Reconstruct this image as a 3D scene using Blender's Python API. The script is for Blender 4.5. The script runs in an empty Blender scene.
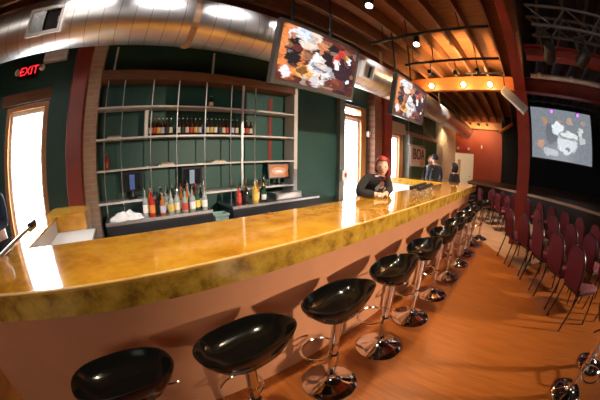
import bpy, bmesh, math, random
from mathutils import Vector, Matrix, Euler
PI = math.pi
SC = bpy.context.scene
COL = SC.collection
rnd = random.Random(7)

# ------------------------------------------------------------------ camera, sky, big lights, exposure
def look_matrix(pitch_down, roll, yaw_right, loc):
    p, r, w = map(math.radians, (pitch_down, roll, yaw_right))
    up = Vector((math.sin(r) * math.cos(p), math.cos(r) * math.cos(p), math.sin(p)))
    f = Vector((0, 0, -1)); fh = (f - up * f.dot(up)).normalized()
    rt = fh.cross(up)
    x = math.cos(w) * fh + math.sin(w) * rt
    y = up.cross(x)
    return Matrix.Translation(loc) @ Matrix((x, y, up)).to_4x4()

cd = bpy.data.cameras.new('camera')
cam = bpy.data.objects.new('camera', cd); COL.objects.link(cam)
cam.matrix_world = look_matrix(9.914, 0.554, 49.26, (0, 0, 1.55))
cd.type = 'PANO'
cd.sensor_fit = 'HORIZONTAL'; cd.sensor_width = 36; cd.sensor_height = 24
cd.lens = 8
cd.panorama_type = 'FISHEYE_EQUISOLID'
cd.fisheye_lens = 257.5 / 600 * 36
cd.fisheye_fov = math.radians(200)
cd.clip_start = 0.02; cd.clip_end = 200
SC.camera = cam

SC.view_settings.view_transform = 'Standard'
SC.view_settings.look = 'None'
SC.view_settings.gamma = 1
SC.view_settings.use_curve_mapping = False
SC.view_settings.exposure = 0.55

W = bpy.data.worlds.new('sky'); SC.world = W; W.use_nodes = True
W.node_tree.nodes['Background'].inputs[0].default_value = (0.93, 0.97, 1.0, 1)
W.node_tree.nodes['Background'].inputs[1].default_value = 20.0

def area_light(name, loc, target, size, power, color, size_y=None, spread=180, portal=False):
    l = bpy.data.lights.new(name, 'AREA'); l.energy = power; l.color = color
    l.shape = 'RECTANGLE' if size_y else 'DISK'; l.size = size
    if size_y: l.size_y = size_y
    l.spread = math.radians(spread)
    if portal: l.cycles.is_portal = True
    o = bpy.data.objects.new(name, l); COL.objects.link(o)
    o.location = loc
    o.rotation_euler = (Vector(target) - Vector(loc)).to_track_quat('-Z', 'Y').to_euler()
    return o
def spot_light(name, loc, target, power, color, angle=60, blend=.6, radius=.04):
    l = bpy.data.lights.new(name, 'SPOT'); l.energy = power; l.color = color
    l.spot_size = math.radians(angle); l.spot_blend = blend; l.shadow_soft_size = radius
    o = bpy.data.objects.new(name, l); COL.objects.link(o); o.location = loc
    o.rotation_euler = (Vector(target) - Vector(loc)).to_track_quat('-Z', 'Y').to_euler()
    return o
# daylight through the three doorways of the back wall
for x0, x1 in ((-1.95, -1.15), (4.15, 5.05), (6.2, 7.05)):
    area_light('daylight_portal', ((x0 + x1) / 2, 3.72, 1.35), ((x0 + x1) / 2, 0, 1.35), x1 - x0, 1, (1, 1, 1), 2.7, portal=True)
# added fill light, out of view behind the camera
area_light('hall_fill_light', (-3.2, -4.5, 3.3), (1.5, 1.5, .6), 3.0, 60, (1.0, 0.93, 0.84), 1.6)
# stage lamp that throws the stool shadows on the bar front
spot_light('stage_key', (4.2, -8.6, 3.15), (2.9, 1.0, .55), 3000, (1.0, 0.82, 0.64), 33, .8, .10)
# added fill spots, no fixtures: warm over bar, cool at back bar, others beyond
for lx in (.5, 1.9, 3.3, 4.7):
    spot_light('bar_fill_spot', (lx, .85, 3.5), (lx + .1, 1.1, 0), 150, (1.0, 0.80, 0.52), 84, 1, .05)  # added ceiling fill over the counter
for lx in (-.6, .2, 1.0, 1.8, 2.6, 3.5):
    spot_light('back_bar_fill_spot', (lx, 1.78, 3.45), (lx, 3.3, 1.05), 60, (0.95, 0.97, 1.0), 78, 1, .05)  # added to brighten the shelves and green wall
spot_light('seating_fill_spot', (7.3, .58, 3.5), (7.3, .7, 0), 320, (1.0, 0.82, 0.70), 80, .8, .05)  # added to brighten the paler floor and far chairs
spot_light('banner_fill_spot', (6.9, 1.78, 3.45), (7.5, 3.2, 1.6), 220, (1.0, .92, .82), 75, 1, .05)  # added to brighten the banner
spot_light('hall_end_fill_spot', (9.6, 1.0, 3.4), (12.4, 2.0, 1.2), 120, (1.0, 0.66, 0.42), 100, 1, .05)

# ------------------------------------------------------------------ materials
def new_mat(name):
    m = bpy.data.materials.new(name); m.use_nodes = True
    return m, m.node_tree.nodes, m.node_tree.links, m.node_tree.nodes['Principled BSDF']
def pm(name, color, rough=.5, metal=0, noise=0, scale=8, stretch=(1, 1, 1), spec=None, coat=0, bump=0, trans=0, emit=None, estr=0):
    m, N, L, b = new_mat(name)
    b.inputs['Base Color'].default_value = (*color, 1)
    b.inputs['Roughness'].default_value = rough; b.inputs['Metallic'].default_value = metal
    if spec is not None: b.inputs['Specular IOR Level'].default_value = spec
    if coat: b.inputs['Coat Weight'].default_value = coat; b.inputs['Coat Roughness'].default_value = .05
    if trans: b.inputs['Transmission Weight'].default_value = trans
    if emit: b.inputs['Emission Color'].default_value = (*emit, 1); b.inputs['Emission Strength'].default_value = estr
    if noise or bump:
        tc = N.new('ShaderNodeTexCoord'); mp = N.new('ShaderNodeMapping'); mp.inputs['Scale'].default_value = stretch
        nz = N.new('ShaderNodeTexNoise'); nz.inputs['Scale'].default_value = scale; nz.inputs['Detail'].default_value = 6
        L.new(tc.outputs['Object'], mp.inputs[0]); L.new(mp.outputs[0], nz.inputs['Vector'])
        if noise:
            cr = N.new('ShaderNodeValToRGB')
            cr.color_ramp.elements[0].position = .3; cr.color_ramp.elements[1].position = .7
            cr.color_ramp.elements[0].color = (*[c * (1 - noise) for c in color], 1)
            cr.color_ramp.elements[1].color = (*[min(1, c * (1 + noise)) for c in color], 1)
            L.new(nz.outputs['Fac'], cr.inputs[0]); L.new(cr.outputs[0], b.inputs['Base Color'])
        if bump:
            bp = N.new('ShaderNodeBump'); bp.inputs['Strength'].default_value = bump; bp.inputs['Distance'].default_value = .01
            L.new(nz.outputs['Fac'], bp.inputs['Height']); L.new(bp.outputs[0], b.inputs['Normal'])
    return m
def emis(name, color, strength):
    m, N, L, b = new_mat(name)
    b.inputs['Base Color'].default_value = (0, 0, 0, 1)
    b.inputs['Emission Color'].default_value = (*color, 1); b.inputs['Emission Strength'].default_value = strength
    return m
def planks(name, c1, c2, width, length, rough, rot=0, gap=(.02, .008, .003)):
    m, N, L, b = new_mat(name)
    tc = N.new('ShaderNodeTexCoord'); mp = N.new('ShaderNodeMapping'); mp.inputs['Rotation'].default_value = (0, 0, rot)
    br = N.new('ShaderNodeTexBrick'); br.inputs['Scale'].default_value = 1
    br.inputs['Brick Width'].default_value = length; br.inputs['Row Height'].default_value = width
    br.inputs['Mortar Size'].default_value = .0015; br.inputs['Mortar Smooth'].default_value = .3; br.inputs['Bias'].default_value = 0
    br.inputs['Color1'].default_value = (*c1, 1); br.inputs['Color2'].default_value = (*c2, 1); br.inputs['Mortar'].default_value = (*gap, 1)
    m2 = N.new('ShaderNodeMapping'); m2.inputs['Scale'].default_value = (20, 1.2, 1); m2.inputs['Rotation'].default_value = (0, 0, 0)
    nz = N.new('ShaderNodeTexNoise'); nz.inputs['Scale'].default_value = 2; nz.inputs['Detail'].default_value = 8
    cr = N.new('ShaderNodeValToRGB'); cr.color_ramp.elements[0].position = .3; cr.color_ramp.elements[1].position = .7
    cr.color_ramp.elements[0].color = (.80, .77, .75, 1); cr.color_ramp.elements[1].color = (1.15, 1.15, 1.15, 1)
    mx = N.new('ShaderNodeMix'); mx.data_type = 'RGBA'; mx.blend_type = 'MULTIPLY'; mx.inputs[0].default_value = 1
    L.new(tc.outputs['Object'], mp.inputs[0]); L.new(mp.outputs[0], br.inputs['Vector'])
    L.new(tc.outputs['Object'], m2.inputs[0]); L.new(m2.outputs[0], nz.inputs['Vector']); L.new(nz.outputs['Fac'], cr.inputs[0])
    L.new(br.outputs['Color'], mx.inputs[6]); L.new(cr.outputs[0], mx.inputs[7]); L.new(mx.outputs[2], b.inputs['Base Color'])
    b.inputs['Roughness'].default_value = rough
    return m
def bricks(name, c1, c2, mortar):
    m, N, L, b = new_mat(name)
    tc = N.new('ShaderNodeTexCoord'); mp = N.new('ShaderNodeMapping'); mp.inputs['Rotation'].default_value = (PI / 2, 0, 0)
    br = N.new('ShaderNodeTexBrick'); br.inputs['Scale'].default_value = 1
    br.inputs['Brick Width'].default_value = .2; br.inputs['Row Height'].default_value = .07; br.inputs['Mortar Size'].default_value = .006
    br.inputs['Color1'].default_value = (*c1, 1); br.inputs['Color2'].default_value = (*c2, 1); br.inputs['Mortar'].default_value = (*mortar, 1)
    L.new(tc.outputs['Object'], mp.inputs[0]); L.new(mp.outputs[0], br.inputs['Vector']); L.new(br.outputs['Color'], b.inputs['Base Color'])
    b.inputs['Roughness'].default_value = .85
    return m
def mottled(name, cols, scale, rough, coat, pos=(.35, .5, .65)):
    m, N, L, b = new_mat(name)
    tc = N.new('ShaderNodeTexCoord'); nz = N.new('ShaderNodeTexNoise'); nz.inputs['Scale'].default_value = scale
    nz.inputs['Detail'].default_value = 7; nz.inputs['Roughness'].default_value = .65
    cr = N.new('ShaderNodeValToRGB'); e = cr.color_ramp.elements
    e[0].position = pos[0]; e[0].color = (*cols[0], 1); e[1].position = pos[2]; e[1].color = (*cols[2], 1)
    k = e.new(pos[1]); k.color = (*cols[1], 1)
    L.new(tc.outputs['Object'], nz.inputs['Vector']); L.new(nz.outputs['Fac'], cr.inputs[0]); L.new(cr.outputs[0], b.inputs['Base Color'])
    b.inputs['Roughness'].default_value = rough
    b.inputs['Coat Weight'].default_value = coat; b.inputs['Coat Roughness'].default_value = .04
    return m
def glass_mat(name, tint=(1, 1, 1), gloss=.08):
    m, N, L, b = new_mat(name); N.remove(b)
    t = N.new('ShaderNodeBsdfTransparent'); t.inputs[0].default_value = (*tint, 1)
    g = N.new('ShaderNodeBsdfGlossy'); g.inputs['Roughness'].default_value = .02
    mx = N.new('ShaderNodeMixShader'); mx.inputs[0].default_value = gloss
    L.new(t.outputs[0], mx.inputs[1]); L.new(g.outputs[0], mx.inputs[2]); L.new(mx.outputs[0], N['Material Output'].inputs[0])
    return m
def screen_mat(name, base, blobs, strength, flip=1, cells=.0, lo=.85):
    """a lit screen: soft ellipses over a ground colour, in the panel's own generated coordinates (x across, z up)"""
    m, N, L, b = new_mat(name)
    tc = N.new('ShaderNodeTexCoord'); sp = N.new('ShaderNodeSeparateXYZ'); L.new(tc.outputs['Generated'], sp.inputs[0])
    axis = 'X' if flip == 1 else 'Y'
    def mth(op, a, c):
        n = N.new('ShaderNodeMath'); n.operation = op
        for i, v in enumerate((a, c)):
            if isinstance(v, (int, float)): n.inputs[i].default_value = v
            else: L.new(v, n.inputs[i])
        return n.outputs[0]
    u = sp.outputs[axis]; v = sp.outputs['Z']
    if flip != 1: u = mth('SUBTRACT', 1, u)
    nz = N.new('ShaderNodeTexNoise'); nz.inputs['Scale'].default_value = 9; L.new(tc.outputs['Generated'], nz.inputs['Vector'])
    nf = N.new('ShaderNodeTexNoise'); nf.inputs['Scale'].default_value = 26; nf.inputs['Detail'].default_value = 4; L.new(tc.outputs['Generated'], nf.inputs['Vector'])
    sx_, sf_ = N.new('ShaderNodeSeparateColor'), N.new('ShaderNodeSeparateColor')
    L.new(nz.outputs['Color'], sx_.inputs[0]); L.new(nf.outputs['Color'], sf_.inputs[0])
    wob = lambda k: mth('ADD', mth('MULTIPLY', mth('SUBTRACT', sx_.outputs[k], .5), .16), mth('MULTIPLY', mth('SUBTRACT', sf_.outputs[k], .5), .05))
    u = mth('ADD', u, wob(0)); v = mth('ADD', v, wob(1))
    cur = None
    for (cx, cy, rx, ry, c) in blobs:
        a = mth('DIVIDE', mth('SUBTRACT', u, cx), rx); d = mth('DIVIDE', mth('SUBTRACT', v, cy), ry)
        r = mth('ADD', mth('MULTIPLY', a, a), mth('MULTIPLY', d, d))
        ms = N.new('ShaderNodeMapRange'); ms.inputs['From Min'].default_value = 1.15; ms.inputs['From Max'].default_value = .75
        L.new(r, ms.inputs['Value'])
        mx = N.new('ShaderNodeMix'); mx.data_type = 'RGBA'; L.new(ms.outputs[0], mx.inputs[0])
        if cur is None: mx.inputs[6].default_value = (*base, 1)
        else: L.new(cur, mx.inputs[6])
        mx.inputs[7].default_value = (*c, 1); cur = mx.outputs[2]
    if cells:
        cv = N.new('ShaderNodeCombineXYZ'); L.new(u, cv.inputs[0]); L.new(v, cv.inputs[1])
        vo = N.new('ShaderNodeTexVoronoi'); vo.inputs['Scale'].default_value = 9; L.new(cv.outputs[0], vo.inputs['Vector'])
        hs = N.new('ShaderNodeSeparateColor'); L.new(vo.outputs['Color'], hs.inputs[0])
        rc = N.new('ShaderNodeValToRGB'); el = rc.color_ramp.elements; el[0].color = (.03, .015, .02, 1); el[1].color = (.9, .85, .85, 1); el[1].position = .95
        for q_, c_ in ((.3, (.10, .03, .04, 1)), (.55, (.45, .07, .04, 1)), (.75, (.75, .35, .15, 1))): el.new(q_).color = c_
        L.new(hs.outputs[0], rc.inputs[0])
        th = N.new('ShaderNodeMapRange'); th.inputs['From Min'].default_value = .45; th.inputs['From Max'].default_value = .75; th.inputs['To Max'].default_value = cells
        L.new(hs.outputs[1], th.inputs['Value'])
        mc = N.new('ShaderNodeMix'); mc.data_type = 'RGBA'; L.new(th.outputs[0], mc.inputs[0]); L.new(cur, mc.inputs[6]); L.new(rc.outputs[0], mc.inputs[7]); cur = mc.outputs[2]
    gr = N.new('ShaderNodeMapRange'); gr.inputs['From Min'].default_value = .3; gr.inputs['From Max'].default_value = .7; gr.inputs['To Min'].default_value = lo; gr.inputs['To Max'].default_value = 1.15
    L.new(nf.outputs['Fac'], gr.inputs['Value'])
    mm = N.new('ShaderNodeMix'); mm.data_type = 'RGBA'; mm.blend_type = 'MULTIPLY'; mm.inputs[0].default_value = 1; L.new(cur, mm.inputs[6]); L.new(gr.outputs[0], mm.inputs[7]); cur = mm.outputs[2]
    L.new(cur, b.inputs['Emission Color']); b.inputs['Emission Strength'].default_value = strength
    b.inputs['Base Color'].default_value = (.01, .01, .01, 1); b.inputs['Roughness'].default_value = .2
    return m

M = {}
M['floor'] = planks('orange_floorboards', (.37, .108, .018), (.34, .096, .016), .09, 2.6, .32, rot=PI / 2, gap=(.25, .07, .012))
M['palefloor'] = planks('floor_paler_area', (.62, .36, .20), (.56, .32, .17), .09, 2.0, .25, rot=PI / 2, gap=(.42, .23, .12))
M['bartop'] = mottled('gold_resin_top', ((.60, .235, .012), (.80, .37, .022), (.92, .48, .04)), 5, .12, 1.0)
M['fascia'] = mottled('mottled_gold_edge', ((.26, .125, .016), (.56, .31, .035), (.70, .42, .06)), 10, .22, .5)
M['salmon'] = pm('salmon_panel', (.54, .232, .108), .55, noise=.06, scale=3)
M['white_paint'] = pm('white_paint', (.85, .84, .80), .5)
M['green'] = pm('dark_green_wall', (.012, .068, .055), .55, noise=.15, scale=2)
M['green_light'] = pm('green_wall', (.05, .16, .075), .6)
M['red_wall'] = pm('brick_red_wall', (.36, .055, .022), .55, noise=.08, scale=3)
M['red_steel'] = pm('red_painted_steel', (.24, .028, .015), .4, noise=.15, scale=4)
M['black_curtain'] = pm('black_drape', (.006, .006, .007), .9, noise=.3, scale=3, stretch=(12, 12, .3))
M['black_paint'] = pm('black_paint', (.010, .009, .009), .6)
M['black_plastic'] = pm('black_plastic', (.012, .012, .014), .35)
M['black_gloss'] = pm('glossy_black_plastic', (.006, .006, .006), .14, spec=.35)
M['chrome'] = pm('chrome', (.80, .79, .78), .07, 1)
M['steel'] = pm('brushed_steel', (.62, .62, .62), .3, 1, noise=.1, scale=20)
M['galv'] = pm('galvanised_duct', (.80, .77, .74), .36, 1, noise=.10, scale=3, stretch=(1, 1, 1))
M['wood_dark'] = pm('dark_timber', (.16, .062, .025), .7, noise=.35, scale=4, stretch=(1, 12, 12))
M['wood_ceiling'] = pm('ceiling_timber', (.20, .078, .028), .7, noise=.35, scale=3, stretch=(1, 14, 14))
M['deck'] = pm('ceiling_boards', (.24, .09, .03), .75, noise=.35, scale=3, stretch=(14, 1, 1))
M['deck_black'] = pm('stage_ceiling_boards', (.014, .010, .008), .8)
M['joist_black'] = pm('stage_joist', (.10, .07, .04), .7)
M['wood_door'] = pm('stained_door_wood', (.42, .17, .05), .5, noise=.2, scale=4, stretch=(10, 10, 1))
M['beam_orange'] = pm('stained_beam', (.36, .10, .025), .5, noise=.15, scale=3, stretch=(10, 1, 10))
M['wood_pale'] = pm('pale_timber', (.50, .32, .19), .6, noise=.2, scale=4, stretch=(12, 12, 1))
M['wood_shelf'] = pm('shelf_beam_timber', (.17, .07, .03), .6, noise=.25, scale=5, stretch=(1, 12, 12))
M['white_metal'] = pm('white_shelf_metal', (.72, .70, .66), .35)
M['brick'] = bricks('weathered_brick', (.50, .36, .26), (.46, .30, .21), (.52, .42, .33))
M['brick_red'] = bricks('red_brick', (.24, .085, .04), (.19, .06, .03), (.22, .14, .10))
M['stone'] = pm('plaster_column', (.70, .54, .42), .8, noise=.15, scale=6)
M['cooler'] = pm('charcoal_cooler', (.03, .035, .04), .45)
M['window_glass'] = glass_mat('window_glass')
M['clear_glass'] = glass_mat('clear_glass', (.92, .93, .90), .16)
M['grey_trim'] = pm('grey_green_trim', (.16, .19, .17), .5)
M['fabric'] = pm('maroon_fabric', (.135, .010, .022), .8, noise=.2, scale=40)
M['chair_leg'] = pm('black_chair_frame', (.015, .013, .012), .35, .3)
M['mint'] = pm('mint_plastic', (.42, .66, .56), .5)
M['towel'] = pm('white_towel', (.82, .81, .79), .9, bump=.5, scale=30)
M['stage_wood'] = pm('stage_boards', (.10, .055, .03), .5, noise=.25, scale=3)
M['pale_edge'] = pm('stage_edge_timber', (.42, .27, .18), .5)
M['pavement'] = pm('pavement', (.6, .6, .58), .8)
M['skin'] = pm('skin', (.80, .52, .40), .5)
M['lips'] = pm('lips', (.5, .10, .09), .4)
M['eye'] = pm('dark_eyes', (.03, .02, .015), .3)
M['hair_red'] = pm('red_hair', (.36, .03, .025), .5, noise=.3, scale=25)
M['hair_dark'] = pm('dark_hair', (.012, .009, .008), .5)
M['hair_fair'] = pm('brown_hair', (.20, .09, .035), .6)
M['jacket_black'] = pm('black_jacket', (.012, .011, .013), .8)
M['shirt_white'] = pm('white_shirt', (.8, .76, .72), .8)
M['jacket_blue'] = pm('slate_blue_jacket', (.05, .075, .11), .8)
M['coat_dark'] = pm('dark_coat', (.018, .014, .016), .8)
M['navy'] = pm('navy_sleeve', (.015, .022, .05), .8)
M['jeans'] = pm('dark_trousers', (.02, .022, .03), .8)
M['bulb'] = emis('warm_bulb', (1.0, .80, .45), 25)
M['exit_red'] = emis('exit_red', (1.0, .02, .03), 1.4)
M['purple'] = emis('purple_lens', (.42, .06, 1.0), 4)
M['white_lamp'] = emis('white_lamp_lens', (1, .95, .85), 10)

# ------------------------------------------------------------------ geometry helpers
class MB:
    def __init__(s): s.bm = bmesh.new()
    def box(s, lo, hi, rot=None, pivot=None, bevel=0):
        lo, hi = Vector(lo), Vector(hi); c = (lo + hi) / 2; d = hi - lo
        r = bmesh.ops.create_cube(s.bm, size=1)
        bmesh.ops.scale(s.bm, vec=d, verts=r['verts'])
        vs = r['verts']
        if bevel:
            es = list({e for v in vs for e in v.link_edges})
            o = bmesh.ops.bevel(s.bm, geom=es, offset=bevel, segments=2, affect='EDGES', profile=.5)
            vs = list({v for f in o['faces'] for v in f.verts} | {v for v in vs if v.is_valid})
        bmesh.ops.translate(s.bm, vec=c, verts=vs)
        if rot is not None:
            bmesh.ops.rotate(s.bm, cent=Vector(pivot if pivot is not None else c), matrix=rot, verts=vs)
        return s
    def cyl(s, a, b, r, r2=None, seg=16):
        a, b = Vector(a), Vector(b); d = b - a
        q = d.to_track_quat('Z', 'Y').to_matrix().to_4x4()
        bmesh.ops.create_cone(s.bm, cap_ends=True, segments=seg, radius1=r, radius2=r if r2 is None else r2, depth=d.length,
                              matrix=Matrix.Translation((a + b) / 2) @ q)
        return s
    def ball(s, c, r, sc=(1, 1, 1), seg=16, rot=None):
        m = Matrix.Translation(c) @ (rot.to_4x4() if rot else Matrix()) @ Matrix.Diagonal((*sc, 1))
        bmesh.ops.create_uvsphere(s.bm, u_segments=seg, v_segments=max(6, seg // 2 + 2), radius=r, matrix=m); return s
    def lathe(s, prof, c=(0, 0, 0), seg=20, cap=True):
        rings = []
        for r, z in prof:
            rings.append([s.bm.verts.new((c[0] + r * math.cos(2 * PI * i / seg), c[1] + r * math.sin(2 * PI * i / seg), c[2] + z)) for i in range(seg)])
        for A, B in zip(rings, rings[1:]):
            for i in range(seg):
                s.bm.faces.new((A[i], A[(i + 1) % seg], B[(i + 1) % seg], B[i]))
        if cap:
            s.bm.faces.new(rings[0][::-1]); s.bm.faces.new(rings[-1])
        return s
    def tube(s, pts, r, seg=10, closed=False):
        pts = [Vector(p) for p in pts]; n = len(pts); rings = []; prev = None
        for i, p in enumerate(pts):
            if closed: t = pts[(i + 1) % n] - pts[i - 1]
            else: t = pts[min(i + 1, n - 1)] - pts[max(i - 1, 0)]
            t.normalize()
            if prev is None: a = t.orthogonal().normalized()
            else: a = (prev - t * prev.dot(t)).normalized()
            prev = a; b = t.cross(a)
            rings.append([s.bm.verts.new(p + (a * math.cos(2 * PI * k / seg) + b * math.sin(2 * PI * k / seg)) * r) for k in range(seg)])
        for i in range(n if closed else n - 1):
            A, B = rings[i], rings[(i + 1) % n]
            for k in range(seg): s.bm.faces.new((A[k], A[(k + 1) % seg], B[(k + 1) % seg], B[k]))
        if not closed: s.bm.faces.new(rings[0][::-1]); s.bm.faces.new(rings[-1])
        return s
    def prism(s, poly, z0, z1):
        lo = [s.bm.verts.new((x, y, z0)) for x, y in poly]; hi = [s.bm.verts.new((x, y, z1)) for x, y in poly]
        s.bm.faces.new(lo[::-1]); s.bm.faces.new(hi)
        n = len(poly)
        for i in range(n): s.bm.faces.new((lo[i], lo[(i + 1) % n], hi[(i + 1) % n], hi[i]))
        return s
    def build(s, name, mat, parent=None, smooth=False, loc=None):
        bmesh.ops.recalc_face_normals(s.bm, faces=s.bm.faces)
        me = bpy.data.meshes.new(name); s.bm.to_mesh(me); s.bm.free()
        me.materials.append(mat if not isinstance(mat, str) else M[mat])
        if smooth:
            me.shade_smooth()
            try: me.set_sharp_from_angle(angle=math.radians(40))
            except Exception: pass
        o = bpy.data.objects.new(name, me); COL.objects.link(o)
        if parent: o.parent = parent
        if loc is not None: o.location = loc
        return o
def box(lo, hi, **k): return MB().box(lo, hi, **k)
def tag(o, label=None, cat=None, group=None, kind=None):
    if label: o['label'] = label
    if cat: o['category'] = cat
    if group: o['group'] = group
    if kind: o['kind'] = kind
    return o
def thing(name, label, cat, loc=(0, 0, 0), rz=0, group=None):
    o = bpy.data.objects.new(name, None); COL.objects.link(o); o.empty_display_size = .1
    o.location = loc; o.rotation_euler = (0, 0, rz)
    return tag(o, label, cat, group)
def struct(name, mb, mat, smooth=False, label=None, cat=None):
    return tag(mb.build(name, mat, smooth=smooth), label, cat or name.split('_')[0], kind='structure')
def dup(root, loc, rz=None, label=None, group=None):
    def cp(o, parent):
        c = o.copy(); COL.objects.link(c); c.parent = parent
        for ch in kids.get(o.name, []): cp(ch, c)
        return c
    kids = {}
    for ch in root.children_recursive: kids.setdefault(ch.parent.name, []).append(ch)
    r = cp(root, None); r.location = loc
    if rz is not None: r.rotation_euler = (0, 0, rz)
    if label: r['label'] = label
    if group: r['group'] = group
    return r
RX = lambda a: Matrix.Rotation(a, 3, 'X')
RY = lambda a: Matrix.Rotation(a, 3, 'Y')
RZ = lambda a: Matrix.Rotation(a, 3, 'Z')
def text_mesh(name, body, size, mat, parent, loc, rot, depth=.004, label=None):
    cu = bpy.data.curves.new(name, 'FONT'); cu.body = body; cu.size = size; cu.extrude = depth
    cu.align_x = 'CENTER'; cu.align_y = 'CENTER'
    t = bpy.data.objects.new('tmp_text', cu); COL.objects.link(t)
    dg = bpy.context.evaluated_depsgraph_get()
    me = bpy.data.meshes.new_from_object(t.evaluated_get(dg)); me.name = name
    bpy.data.objects.remove(t); bpy.data.curves.remove(cu)
    me.materials.clear(); me.materials.append(M[mat])
    o = bpy.data.objects.new(name, me); COL.objects.link(o); o.parent = parent
    o.location = loc; o.rotation_euler = rot
    return o

# ------------------------------------------------------------------ the setting
YB = 3.5                     # inner face of the back wall
struct('floor', box((-6, -13, -.1), (15, 3.7, 0)), 'floor', label='orange-brown floorboards running from the bar to the seats')
struct('floor_pale', MB().prism([(4.3, -.42), (6.05, 1.0), (6.4, 3.3), (12.4, 3.3), (12.4, 2.3), (10.7, 2.1), (7.4, -2.3)], 0, .004), 'palefloor',  # thin overlay in a paler plank colour
       label='paler area of floor beyond the bar corner and under the rear seats', cat='floor')
struct('pavement_outside', box((-8, 3.7, -.12), (16, 12, -.02)), 'pavement', label='pale pavement outside the bright doorways', cat='ground')
ops = [(-1.95, -1.15, 2.46), (4.15, 5.05, 2.72), (6.2, 7.05, 2.28)]
wb = MB(); x = -6
for a, b, h in ops:
    wb.box((x, YB, 0), (a, YB + .2, 5)); wb.box((a, YB, h), (b, YB + .2, 5)); x = b
wb.box((x, YB, 0), (12.7, YB + .2, 5))
struct('wall_back', wb, 'green', label='dark green wall behind the back bar and bright doors')
struct('wall_far', box((12.5, .74, 0), (12.7, 3.5, 5)), 'red_wall', label='brick red wall at the far end of the bar room')
struct('wall_left', box((-6.2, -13, 0), (-6, 3.7, 5)), 'red_wall')
struct('wall_front', box((-6, -13.2, 0), (15, -13, 5)), 'black_paint')
struct('wall_stage', box((14.8, -13, 0), (15, .74, 5)), 'black_curtain', label='black draped wall at the back of the stage')
struct('wall_stage_side', box((12.7, .74, 0), (15, .9, 5)), 'black_curtain')
struct('ceiling', box((-6, -.36, 3.87), (12.6, 3.5, 3.95)), 'deck', label='boarded timber ceiling over the bar')
struct('ceiling_stage', box((-6, -13, 4.7), (15, -.36, 4.8)), 'deck_black')
struct('ceiling_stage_end', box((12.6, -.36, 4.7), (15, .9, 4.8)), 'deck_black')
struct('ceiling_step', box((-6, -.42, 3.6), (12.6, -.36, 4.7)), 'deck_black')
for i in range(9):
    y = .18 + i * .4
    struct('ceiling_joist', box((-5.9, y - .025, 3.6), (12.45, y + .025, 3.868)), 'wood_ceiling', label='timber joist running the length of the bar ceiling', cat='joist')
for i in range(14):
    y = -.9 - i * .55
    struct('stage_ceiling_joist', box((-4, y - .035, 4.35), (14.7, y + .035, 4.69)), 'joist_black', label='dark joist under the stage ceiling', cat='joist')
# steel frame
def ibeam_x(mb, x0, x1, y, z0, z1, w=.26, t=.025):
    mb.box((x0, y - w / 2, z0), (x1, y + w / 2, z0 + t)); mb.box((x0, y - w / 2, z1 - t), (x1, y + w / 2, z1)); mb.box((x0, y - .02, z0 + t), (x1, y + .02, z1 - t)); return mb
def ibeam_y(mb, x, y0, y1, z0, z1, w=.22, t=.025):
    mb.box((x - w / 2, y0, z0), (x + w / 2, y1, z0 + t)); mb.box((x - w / 2, y0, z1 - t), (x + w / 2, y1, z1)); mb.box((x - .02, y0, z0 + t), (x + .02, y1, z1 - t)); return mb
struct('girder', MB().prism([(-5.9, -.04), (-5.9, -.14), (2.4, -.14), (4.2, -.25), (5.8, -.33), (12.4, -.33), (12.4, -.05)], 3.25, 3.275).box((-5.9, -.115, 3.275), (12.4, -.085, 3.565)).prism([(-5.9, -.04), (-5.9, -.14), (2.4, -.14), (5.8, -.33), (12.4, -.33), (12.4, -.05)], 3.565, 3.59), 'red_steel', label='long red steel girder dividing bar ceiling from stage ceiling', cat='beam')
struct('ceiling_beam', box((5.9, -.05, 3.27), (6.05, 3.3, 3.59)), 'beam_orange', label='orange-lit timber beam across the bar ceiling with round bulbs', cat='beam')
struct('ceiling_beam_far', box((12.2, .74, 3.22), (12.45, 3.4, 3.55)), 'wood_door', label='timber beam on top of the far red wall', cat='beam')
struct('stage_beam', ibeam_y(MB(), 6.0, -8, -.36, 3.27, 3.6), 'red_steel', label='red steel beam over the stage in line with the column', cat='beam')
struct('stage_beam', ibeam_y(MB(), 4.05, -8, -.36, 3.29, 3.48), 'red_steel', label='red steel beam over the seats nearer than the column', cat='beam')
col = MB()
col.box((5.8, -.345, 0), (5.83, -.055, 3.25)).box((6.09, -.345, 0), (6.12, -.055, 3.25)).box((5.83, -.215, 0), (6.09, -.185, 3.25))
struct('column', col, 'red_steel', label='red steel column standing among the chairs', cat='column')
for xc, hw_, lab in ((-.64, .118, 'red steel column beside the back bar shelves'), (5.63, .195, 'red steel column between the two far doors')):
    struct('column', box((xc - hw_, 3.2, 0), (xc + hw_, 3.499, 3.86), bevel=.02), 'red_steel', label=lab, cat='column')
struct('pilaster', box((-.52, 3.26, 0), (-.335, 3.499, 3.86)), 'brick', label='strip of pale brick left of the shelves', cat='wall')
struct('pilaster', box((5.1, 3.28, 0), (5.43, 3.499, 3.86)), 'brick_red', label='strip of red brick beside the far column', cat='wall')
struct('pilaster', box((10.2, 3.2, 0), (12.49, 3.499, 3.86)), 'stone', label='pale plaster pier at the far corner', cat='wall')
struct('wall_panel', box((7.25, 3.46, 0), (10.19, 3.499, 2.3)), 'green_light', label='lighter green wall panel behind the hanging banner', cat='wall')
struct('trim_1', box((7.1, 3.42, 2.3), (10.19, 3.499, 2.42)), 'wood_pale', label='pale timber rail over the green panel', cat='trim')
struct('trim_2', box((3.98, 3.4, 0), (4.145, 3.499, 3.2)), 'grey_trim', label='grey door post beside the wide bright door', cat='trim')
struct('trim_3', box((7.1, 3.3, 0), (7.3, 3.499, 2.3)), 'grey_trim', label='grey door post behind the hanging banner', cat='trim')
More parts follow.
